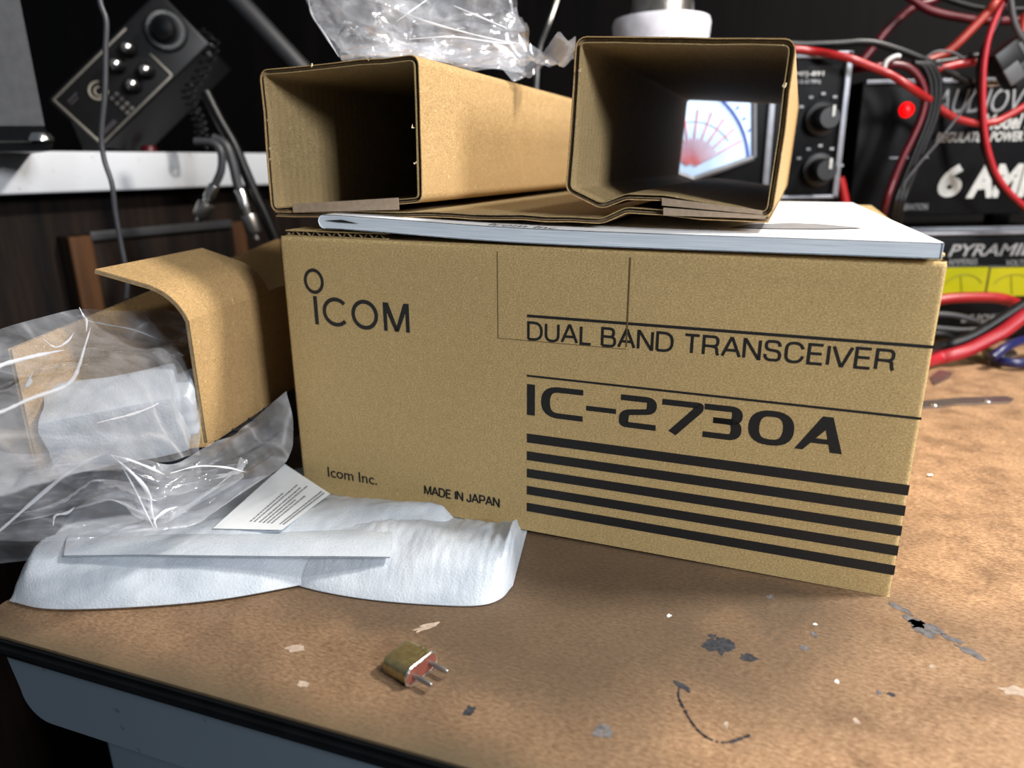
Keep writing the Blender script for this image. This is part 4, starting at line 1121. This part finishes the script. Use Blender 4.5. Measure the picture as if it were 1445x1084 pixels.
# upper supply
YA = 0.73
xl2 = xz(1208, 200, YA)[0]; xr2 = xz(1570, 200, YA)[0]; za1 = xz(1300, 113, YA)[1]; za0 = xz(1300, 304, YA)[1]
aps = Thing('power_supply', 'large black regulated power supply marked 6 AMP with a red light', 'power supply', tr(((xl2+xr2)/2, YA, za0-.012)))
aps.add('case', MB().box(xl2, xr2, YA, YA+.15, za0, za1, .002), M['satin'], world=True)
aps.add('top_lip', MB().box(xl2+.003, xr2, YA-.0015, YA+.003, za1-.003, za1+.0008, .0005), M['silver'], world=True)
zft = zt2
for x in (xl2+.025, xr2-.02):
    for y in (YA+.035, YA+.12): aps.add('foot', MB().box(x-.01, x+.01, y-.008, y+.008, zft-.0002, za0+.001), M['black'], world=True)
lx, lz = xz(1279, 155, YA)
aps.add('indicator_light', MB().lathe([(.0001, .005), (.004, .0045), (.0062, .003), (.0072, 0), (.0072, -.002)], tr((lx, YA, lz)) @ Matrix.Rotation(PI/2, 4, 'X'), 24), M['led'], world=True)
wtext(aps, 'AUDIOV', 1322, 126, 1443, 158, YA, M['silver_ink'], .0, .25)
wtext(aps, 'Model R', 1388, 161, 1458, 182, YA, M['white_ink'], .03, .25)
wtext(aps, 'REGULATED POWER S', 1322, 187, 1452, 199, YA, M['white_ink'], .03, .2)
wtext(aps, '6', 1328, 232, 1354, 278, YA, M['white_ink'], .05, .12)
wtext(aps, 'AMP', 1370, 232, 1462, 278, YA, M['white_ink'], .05, .12)
wtext(aps, 'OPERATION', 1266, 288, 1308, 296, YA, M['silver_ink'])
aps.add('seam', MB().box(*[xz(1255, 220, YA)[0], xz(1310, 220, YA)[0]], YA-.0006, YA, xz(1255, 224, YA)[1], xz(1255, 222, YA)[1]), M['silver'], world=True)
cc = MB()
for yy in (112, 119): cc.tube(catmull([W(1388, yy, YA-.012), W(1400, yy+2, YA-.014), W(1420, yy-1, YA-.012)], 4), .0008, 6)
aps.add('wire_clip', cc, M['chrome'], world=True)
# antenna meter
YM = 0.675
mx0_, mz1 = xz(868, 78, YM); mx1_ = xz(1203, 78, YM)[0]; mz0 = xz(1180, 280, YM)[1]
mt = Thing('antenna_tuner_meter', 'black cross needle wattmeter with backlit dial and two knobs behind the tubes', 'meter', tr(((mx0_+mx1_)/2, YM, mz0)))
mt.add('case', MB().box(mx0_+.003, mx1_-.003, YM+.001, YM+.12, mz0, mz1-.002, .002), M['satin'], world=True)
fr_ = MB(); w_ = .0055
fr_.box(mx0_, mx1_, YM-.003, YM+.004, mz1-w_, mz1, .001); fr_.box(mx0_, mx1_, YM-.003, YM+.004, mz0, mz0+w_*.6, .001)
fr_.box(mx0_, mx0_+w_, YM-.003, YM+.004, mz0, mz1, .001); fr_.box(mx1_-w_, mx1_, YM-.003, YM+.004, mz0, mz1, .001)
mt.add('frame', fr_, M['silver'], world=True)
dx, _ = xz(1086, 200, YM)
mt.add('divider', MB().box(dx-.004, dx+.002, YM-.002, YM+.002, mz0+.003, mz1-.005, .0008), M['silver'], world=True)
# dial: pentagonal bezel with V bottom
def mw(px, py, d=0.0): q = W(px, py, YM); return V3((q.x, YM-d, q.z))
dial = [mw(893, 120), mw(1063, 120), mw(1063, 222), mw(978, 253), mw(893, 222)]
bez = MB()
for i in range(5):
    a, b = dial[i], dial[(i+1) % 5]; bez.tube([a, b], .003, 8)
mb_ = mt.add('dial_bezel', bez, M['silver'], world=True)
dm = MB(); dm.prism(dial, (0, -.001, 0), (0, -.0005, 0)); mt.add('dial', dm, M['meter_face'], mb_, world=True)
fan = MB(); c_ = mw(974, 238, .0014)
for k in range(17):
    a = R_(28 + k*7.2); r1 = .026 if k % 2 else .050
    if 28 + k*7.2 > 152: break
    fan.tube([c_ + V3((math.cos(a), 0, math.sin(a)))*.004, c_ + V3((math.cos(a), 0, math.sin(a)))*r1], [.0005, .0007 if k % 2 else .0009], 5)
mt.add('red_scale_lines', fan, M['red_print'], mb_, world=True)
ar = MB()
for r_, cxp, a0r, a1r in ((.075, 938, 8, 56),):
    c2 = mw(cxp, 240, .0013)
    ar.tube([c2 + V3((math.cos(R_(a)), 0, math.sin(R_(a))))*r_ for a in range(a0r, a1r, 3)], .0014, 6)
    for a in range(a0r, a1r, 8): ar.tube([c2 + V3((math.cos(R_(a)), 0, math.sin(R_(a))))*(r_+.004), c2 + V3((math.cos(R_(a)), 0, math.sin(R_(a))))*(r_+.007)], .0010, 5)
ga = MB(); ga.tube([c_ + V3((math.cos(R_(a)), 0, math.sin(R_(a))))*.040 for a in range(35, 150, 5)], .0003, 5); mt.add('grey_scale_arc', ga, M['grey_strut'], mb_, world=True)
mt.add('blue_scale_arc', ar, M['blue_print'], mb_, world=True)
for px, py in ((1158, 168), (1154, 240)):
    c2 = mw(px, py)
    kn = mt.add('knob', MB().lathe([(.0001, .020), (.0085, .020), (.0098, .018), (.0105, .004), (.0145, .003), (.0145, 0)], tr(c2) @ Matrix.Rotation(PI/2, 4, 'X'), 28), M['black'], world=True)
    mt.add('pointer', MB().box(c2.x+.001, c2.x+.0035, YM-.0212, YM-.0202, c2.z+.001, c2.z+.010), M['white_ink'], kn, world=True)
    for a in (150, 120, 90, 60, 30, 10):
        p = c2 + V3((math.cos(R_(a)), 0, math.sin(R_(a))))*.021
        mt.add('mark', MB().box(p.x-.0018, p.x+.0018, YM-.0006, YM+.0005, p.z-.0011, p.z+.0011), M['silver_ink'], world=True)
wtext(mt, 'MFJ-891', 1122, 101, 1162, 109, YM-.0003, M['white_ink'], .03)
wtext(mt, '1.8-60 MHz', 1126, 112, 1158, 118, YM-.0003, M['silver_ink'], .02)
p = mw(1113, 174); mt.add('screw', MB().lathe([(.0001, .003), (.003, .0025), (.004, 0)], tr(p) @ Matrix.Rotation(PI/2, 4, 'X'), 14), M['chrome'], world=True)
p = mw(1046, 264); mt.add('screw', MB().lathe([(.0001, .002), (.002, .0015), (.0025, 0)], tr(p) @ Matrix.Rotation(PI/2, 4, 'X'), 14), M['black'], world=True)
# plain black enclosure that carries the meter
en = Thing('equipment_enclosure', 'plain black enclosure carrying the wattmeter behind the printed box', 'electronics enclosure', tr(((mx0_+mx1_)/2, YM, 0)))
en.add('case', MB().box(mx0_+.01, mx1_-.012, YM+.012, YM+.13, .006, mz0-.0005, .003), M['satin'], world=True)
for x in (mx0_+.03, mx1_-.03):
    for y in (YM+.03, YM+.11): en.add('foot', MB().lathe([(.0001, .007), (.008, .007), (.007, 0), (.0001, 0)], tr((x, y, 0)), 14), M['black'], world=True)
# solder spool on the meter
sx_, _ = xz(932, 60, YM+.05); zz = mz1-.002
sp = Thing('solder_spool', 'white spool of shiny solder standing on the wattmeter', 'spool', tr((sx_, YM+.05, zz)))
rS = 62*(YM+.05)/1008
_, zf = xz(932, 28, YM+.05)
base_h = max(.006, zf-zz)
sp.add('flange', MB().lathe([(.0001, 0), (rS*.93, 0), (rS*.97, base_h*.25), (rS*.95, base_h*.35), (rS*.98, base_h*.55), (rS, base_h*.9), (rS*.97, base_h), (.0001, base_h)], tr((sx_, YM+.05, zz)), 48), M['white_plastic'], world=True)
wr_ = [(.0001, base_h)]
for k in range(40): wr_ += [(rS*.62, base_h+.0002+k*.0015), (rS*.65, base_h+.0009+k*.0015)]
wr_ += [(.0001, wr_[-1][1])]
sp.add('solder_winding', MB().lathe(wr_, tr((sx_, YM+.05, zz)), 40), M['chrome'], world=True)
sp.add('flange', MB().lathe([(.0001, 0), (rS, 0), (rS, .004), (.0001, .004)], tr((sx_, YM+.05, zz+wr_[-1][1])), 48), M['white_plastic'], world=True)

# ------------------------------------------------------------------ cables
def z4(x, y): return (1100 + x/3.388, y/3.388)
def cable(name, pts, r, mat, label, group=None, Y=None):
    P = [W(p[0], p[1], p[2] if len(p) > 2 else Y) for p in pts]
    return single(name, MB().tube(catmull(P, 7), r, 10), M[mat], label, 'cable', group)
def c4(pts, Y): return [(*z4(p[0], p[1]), p[2] if len(p) > 2 else Y) for p in pts]
cable('red_cable', c4([(-60, 235), (70, 235), (160, 245), (260, 262, .66), (340, 280, .655), (430, 315, .655), (520, 352, .655), (600, 400, .65), (665, 445, .655), (720, 480, .68)], .67), .0033, 'cable_red', 'bright red cable sloping down over the top right corner of the wattmeter')
cable('red_cable', c4([(340, 335, .70), (430, 322), (540, 308), (610, 320), (660, 365), (690, 430), (692, 500), (670, 580), (635, 660), (590, 750), (545, 860), (505, 980), (480, 1100, .70)], .672), .0032, 'cable_darkred', 'dark red cable arching down in front of the red indicator light')
cable('red_cable', c4([(700, 470, .69), (760, 515), (830, 560), (900, 583), (960, 590), (1030, 583), (1100, 550), (1169, 510), (1260, 460)], .69), .0033, 'cable_red', 'red cable sagging across the large lettering of the upper supply')
cable('red_cable', c4([(560, -60), (640, 0), (720, 50), (850, 82), (1000, 100), (1169, 95), (1300, 80)], .80), .0042, 'cable_darkred', 'thick dark red cable running across the top right corner')
cable('red_cable', c4([(840, -50), (740, 0), (650, 30), (560, 100), (500, 160), (455, 220), (400, 285), (380, 320)], .82), .0042, 'cable_darkred', 'dark red cable running steeply up behind the upper supply')
cable('orange_cable', c4([(1080, -40, .78), (1040, 5), (990, 65), (940, 118), (880, 180), (820, 238), (770, 268), (700, 290)], .74), .0040, 'cable_orange', 'orange red cable slanting up to the right above the upper supply')
cable('red_cable', c4([(700, 335), (780, 325), (850, 308), (920, 298), (980, 296), (1055, 304)], .70), .0036, 'cable_red', 'short red cable entering the black plug at its left')
cable('orange_cable', c4([(1190, 60), (1165, 110), (1158, 180), (1170, 210)], .70), .0042, 'cable_orange', 'orange red cable end at the right edge above the black plug')
cable('red_cable', c4([(285, 850), (298, 900), (310, 960), (318, 1020)], .69), .0045, 'cable_red', 'short bright red cable beside the lower right corner of the wattmeter')
cable('twin_cable', c4([(1085, -10), (1050, 50), (1015, 130), (990, 220), (975, 330), (972, 450), (975, 560), (985, 660), (1005, 750), (1040, 840), (1090, 910), (1169, 985), (1230, 1030)], .685), .0026, 'cable_pink', 'thin pinkish red lead hanging in front of the large white lettering')
cable('twin_cable', c4([(1102, -10), (1066, 50), (1030, 130), (975, 240), (955, 330), (958, 450), (965, 560), (972, 660), (992, 760), (1028, 850), (1080, 925), (1160, 1000), (1230, 1050)], .69), .0028, 'cable_black', 'thin black lead paired with the pinkish red lead')
cable('black_cable', c4([(-20, 205), (100, 212), (200, 210), (300, 206), (380, 200), (460, 206), (560, 235), (640, 265), (720, 300), (800, 340), (860, 370), (910, 395)], .70), .0034, 'cable_black', 'black cable running from behind the tubes over the upper supply')
for k, (dx_, lb) in enumerate(((0, 'innermost'), (24, 'middle'), (46, 'outermost'))):
    cable('black_cable', c4([(640+dx_, 300), (685+dx_, 318), (715+dx_, 380), (722+dx_*.9, 450), (716+dx_*.8, 530), (692+dx_*.8, 610), (655+dx_*.8, 700), (615+dx_*.8, 800), (575+dx_*.8, 900), (545+dx_*.8, 990), (530+dx_*.8, 1100, .70)], .678 + k*.003), .0028, 'cable_black', f'{lb} of three black leads curving beside the dark red cable', 'three black leads in a bundle')
cable('black_cable', c4([(740, 300), (820, 290), (900, 272), (980, 264), (1060, 275), (1090, 290)], .705), .0032, 'cable_black', 'black cable entering the top of the black plug')
cable('black_cable', c4([(760, -20), (860, 15), (960, 40), (1080, 48), (1200, 42)], .76), .0030, 'cable_black', 'black cable crossing the top right corner above the dark red one')
cable('grey_cable', c4([(1100, -30), (1108, 30), (1118, 90), (1140, 150), (1175, 200), (1200, 230)], .68), .0026, 'cable_grey', 'pale grey lead curving down to the black plug')
cable('thin_lead', c4([(935, 440), (880, 520), (820, 600), (740, 700), (670, 780), (600, 870), (590, 900)], .675), .0011, 'cable_grey', 'very thin grey brown lead slanting across the upper supply')
cable('thin_lead', c4([(700, 275), (740, 250), (790, 244), (840, 256), (885, 282)], .69), .0010, 'cable_grey', 'small thin wire loop above the upper supply')
cable('zip_tie', c4([(500, 325), (508, 300), (530, 280), (560, 268), (575, 272)], .665), .0020, 'zip', 'short pale zip tie end beside the red cables')
def z5(x, y): return (1200 + x/3.188, 280 + y/3.188)
def c5(pts, Y): return [(*z5(p[0], p[1]), p[2] if len(p) > 2 else Y) for p in pts]
cable('red_cable', c5([(330, 470), (430, 452), (520, 446), (600, 445), (660, 448), (710, 458), (760, 480), (800, 505), (850, 530)], .66), .0050, 'cable_red', 'red cable running below the yellow meters')
cable('red_cable', c5([(300, 745, .60), (385, 722), (450, 706), (520, 686), (600, 648), (680, 605), (760, 545), (820, 505), (900, 450)], .62), .0062, 'cable_pink', 'thick pinkish red cable rising right across the lower supply')
cable('black_cable', c5([(320, 690, .60), (400, 670), (460, 654), (530, 628), (600, 590), (680, 540), (740, 502), (800, 465), (870, 430)], .63), .0048, 'cable_black', 'thick black cable rising right just above the thick pinkish red one')
cable('grey_cable', c5([(380, 520), (430, 522), (490, 530), (550, 548), (600, 575), (620, 620), (600, 660)], .655), .0024, 'cable_grey', 'thin grey lead looping beside the printed box under the red cable')
cable('grey_cable', c5([(380, 582), (430, 586), (500, 592), (560, 590), (610, 584)], .65), .0022, 'cable_grey', 'thin grey lead lying straight beneath the looping grey one')
cable('grey_cable', c5([(370, 610), (420, 612), (460, 630), (480, 655), (470, 680)], .64), .0030, 'cable_black', 'short black lead bending down beside the printed box')
# plug block
pc = W(1428, 85, .69)
Mp = tr(pc) @ Matrix.Rotation(R_(-38), 4, 'Y')
pl = Thing('black_plug', 'black square connector block held by cables above the upper supply', 'connector', Mp)
pl.add('shell', MB().box(-.016, .016, -.010, .010, -.004, .016, .001).box(-.012, .020, -.008, .012, -.022, -.004, .001), M['black'])
pl.add('grey_face', MB().box(-.0165, -.002, -.0108, -.008, -.016, .0, .0008), plain('dark_grey_plastic', (.06, .062, .068), .5))
pl.add('grey_face', MB().box(.004, .018, -.0108, -.008, -.004, .012, .0008), plain('mid_grey_plastic', (.05, .052, .058), .5))
# blue clamp at lower right
bc = T(1425, 503, .010)
bl_ = Thing('blue_clamp', 'blue handled clamp on the workbench at the right edge', 'clamp', tr((bc.x, bc.y, 0)))
bl_.add('handle', MB().tube(catmull([T(1400, 505, .012), T(1420, 490, .020), T(1445, 480, .022), T(1470, 478, .018)], 6), .0042, 10), M['blue'], world=True)
bl_.add('handle', MB().tube(catmull([T(1402, 508, .006), T(1425, 512, .007), T(1450, 512, .007), T(1475, 508, .007)], 6), .0042, 10), M['blue'], world=True)
bl_.add('jaw', MB().tube(catmull([T(1428, 500, .008), T(1412, 505, .009), T(1398, 500, .009), T(1392, 495, .009)], 5), .0045, 8), M['steel'], world=True)

# ------------------------------------------------------------------ left background equipment
# tilted radio
rp = W(145, 212, .745)
RM = tr(rp) @ Matrix.Rotation(R_(14), 4, 'Z') @ Matrix.Rotation(R_(-41), 4, 'Y')
rad = Thing('two_way_radio', 'black two-way radio with chrome trimmed knobs standing tilted on the white shelf', 'radio', RM)
RWd, RHt = .150, .062
rad.add('case', MB().box(.001, RWd-.001, .004, .19, .001, RHt-.001, .003), M['satin'])
rad.add('front_panel', MB().box(0, RWd, 0, .006, 0, RHt, .003), M['black'])
fr = MB(); x1 = .102
for a in ((.003, x1, .003, .005), (.003, x1, RHt-.005, RHt-.003), (.003, .005, .003, RHt-.003), (x1-.002, x1, .003, .030)):
    fr.box(a[0], a[1], -.0014, .001, a[2], a[3], .0004)
rad.add('trim', fr, plain('warm_metal_trim', (.30, .28, .24), .4, .7))
for x, z in ((.071, .041), (.090, .044), (.068, .020), (.087, .021)):
    k = rad.add('knob', MB().lathe([(.0001, .016), (.0045, .016), (.0062, .0145), (.0066, .004), (.0078, .002), (.0078, 0)], tr((x, 0, z)) @ Matrix.Rotation(PI/2, 4, 'X'), 24), M['black'])
    rad.add('cap', MB().lathe([(.0001, .0172), (.0030, .0168), (.0040, .0160)], tr((x, 0, z)) @ Matrix.Rotation(PI/2, 4, 'X'), 20), M['chrome'], k)
kc = V3((.128, 0, .034))
kn = rad.add('channel_knob', MB().lathe([(.0001, .020), (.009, .0195), (.011, .017), (.0115, .005), (.019, .004), (.020, 0)], tr(kc) @ Matrix.Rotation(PI/2, 4, 'X'), 40), M['black'])
rad.add('cap', MB().lathe([(.0001, .0212), (.006, .0208), (.0085, .0198)], tr(kc) @ Matrix.Rotation(PI/2, 4, 'X'), 30), M['satin'], kn)
tk_ = MB()
for k in range(40):
    a = 2*PI*k/40; c = kc + V3((math.cos(a)*.0155, 0, math.sin(a)*.0155)); e = V3((math.cos(a), 0, math.sin(a)))
    tk_.tube([c - e*.0016 + V3((0, -.0046, 0)), c + e*.0016 + V3((0, -.0046, 0))], .0006, 5)
rad.add('number_ring', tk_, M['silver_ink'], kn)
lgm = MB(); lgm.tube([V3((.040+.0085*math.cos(R_(a)), -.0008, .038+.0075*math.sin(R_(a)))) for a in range(40, 330, 14)], .0011, 6)
lgm.tube([V3((.040+.004*math.cos(R_(a)), -.0008, .037+.004*math.sin(R_(a)))) for a in range(40, 330, 20)], .0008, 6)
rad.add('emblem', lgm, plain('dull_brass_print', (.28, .25, .2), .5))
bt = MB()
for r in range(4):
    for c in range(2): bt.box(.042+c*.006, .046+c*.006, -.0022, 0, .006+r*.0058, .0095+r*.0058, .0005)
rad.add('push_buttons', bt, plain('grey_buttons', (.10, .095, .085), .45))
sl = MB().box(.012, .030, -.001, 0, .008, .012).box(.012, .024, -.001, 0, .048, .0495).box(.012, .022, -.001, 0, .045, .0462)
rad.add('meter_window', sl, plain('dark_grey_window', (.05, .045, .05), .3))
# bracket that the radio leans on
zs = zt + .0005
b0 = W(112, 205, .80)
br = Thing('angle_bracket', 'pale metal bracket propping the tilted radio on the shelf', 'bracket', tr((b0.x, b0.y, zs)))
br.add('arm', MB().prism([W(98, 165, .80), W(118, 165, .80), W(150, 214, .79), W(120, 216, .79)], (0, 0, 0), (0.002, 0.006, 0)), M['steel'], world=True)
# flat monitor / panel at far left
Y1 = .60
pn = Thing('grey_metal_panel', 'grey metal cabinet corner on a black base at the far left of the shelf', 'equipment case', tr(W(20, 200, Y1)))
pp = [W(-200, -260, Y1), W(0, -120, Y1), W(28, 0, Y1), W(63, 178, Y1), W(-200, 178, Y1)]
pn.add('panel', MB().prism(pp, (0, 0, 0), (-0.09, 0.10, 0)), M['monitor'], world=True)
pn.add('base', MB().prism([W(-200, 178, Y1), W(66, 178, Y1), W(80, 200, Y1), W(78, 213, Y1), W(-200, 217, Y1)], (0, -.004, 0), (-0.09, .10, 0)), M['black'], world=True)
pf = W(58, 197, Y1-.004)
pn.add('latch', MB().lathe([(.0001, .006), (.006, .005), (.009, .001), (.009, -.001)], tr(pf), 18), M['chrome'], world=True)
pn.add('trim', MB().tube([W(-60, 201, Y1-.006), W(45, 200, Y1-.006)], .0008, 6), M['steel'], world=True)
# cords
hp = catmull([W(*p, .78) for p in [(278, 40), (300, 60), (292, 85), (280, 110), (265, 130), (272, 150), (281, 170), (284, 190), (284, 208)]], 26)
hel = MB(); hpts = []
for i, p in enumerate(hp):
    a = i*0.52; hpts.append(p + V3((math.cos(a)*.0058, math.sin(a)*.0058, 0)))
hel.tube(catmull(hpts, 2), .0013, 6)
single('coiled_cord', hel, M['cable_black'], 'black coiled microphone cord hanging beside the tilted radio', 'cord')
cable('hanging_wire', [(134, -40), (142, 5), (150, 30), (149, 70), (148, 130), (143, 190), (147, 225), (158, 260), (163, 300), (170, 340), (179, 390), (178, 420)], .0019, 'cable_grey', 'thin dark grey wire hanging down in front of the white shelf', Y=.55)
cable('coax_cable', [(290, 130), (310, 170), (330, 205), (345, 240), (360, 275), (376, 310), (392, 350), (396, 380)], .0052, 'cable_black', 'thick black coax cable hanging beside the left cardboard tube', Y=.70)
cable('coax_cable', [(275, 200), (300, 202), (312, 215), (312, 240), (303, 262)], .0036, 'cable_grey', 'grey coax cable ending in the left silver plug', Y=.68)
cable('coax_cable', [(300, 195), (318, 205), (328, 230), (334, 255), (338, 268)], .0045, 'cable_grey', 'grey coax cable ending in the right silver plug', Y=.69)
def plug(name, a, b, Y, label):
    pa, pb_ = W(*a, Y), W(*b, Y); dz = pb_-pa; L = dz.length; q = dz.to_track_quat('Z', 'Y')
    Mx = tr(pa) @ q.to_matrix().to_4x4()
    th = Thing(name, label, 'connector', Mx, 'silver coax plugs')
    th.add('barrel', MB().lathe([(.0001, 0), (.0048, 0), (.0052, .001), (.0052, L*.36), (.0040, L*.38), (.0040, L*.5)], n=20), M['chrome'])
    th.add('coupling_ring', MB().lathe([(.0040, L*.5), (.0072, L*.5), (.0076, L*.54), (.0076, L*.84), (.0070, L*.87), (.0030, L*.87)], n=20), M['steel'])
    th.add('pin', MB().lathe([(.0028, L*.87), (.0028, L), (.0001, L)], n=14), M['steel'])
plug('coax_plug', (303, 262), (280, 312), .68, 'silver coax plug hanging free below the shelf, the left one')
plug('coax_plug', (338, 268), (362, 338), .69, 'longer silver coax plug hanging beside the thick black cable')
# red cap on the shelf
rc = W(210, 211, .86)
single('red_bottle_stopper', MB().lathe([(.0001, .010), (.007, .009), (.0085, .006), (.0085, 0), (.0001, 0)], tr((rc.x, rc.y, zt)), 18), M['cable_darkred'], 'small red stopper on the white shelf below the tilted radio', 'stopper', base=(rc.x, rc.y, zt))
single('diagonal_strut', MB().tube([W(300, -40, .95), W(440, 110, .95), W(470, 240, .97)], .010, 12), M['grey_strut'], 'grey diagonal metal strut behind the left cardboard tube', 'strut')
single('thin_rod', MB().tube(catmull([W(796, -40, .80), W(786, 0, .80), W(772, 40, .79), W(760, 78, .78), (W(755, 160, .78))], 4), .0024, 8), M['steel'], 'thin bright rod rising between the two cardboard tubes', 'rod')
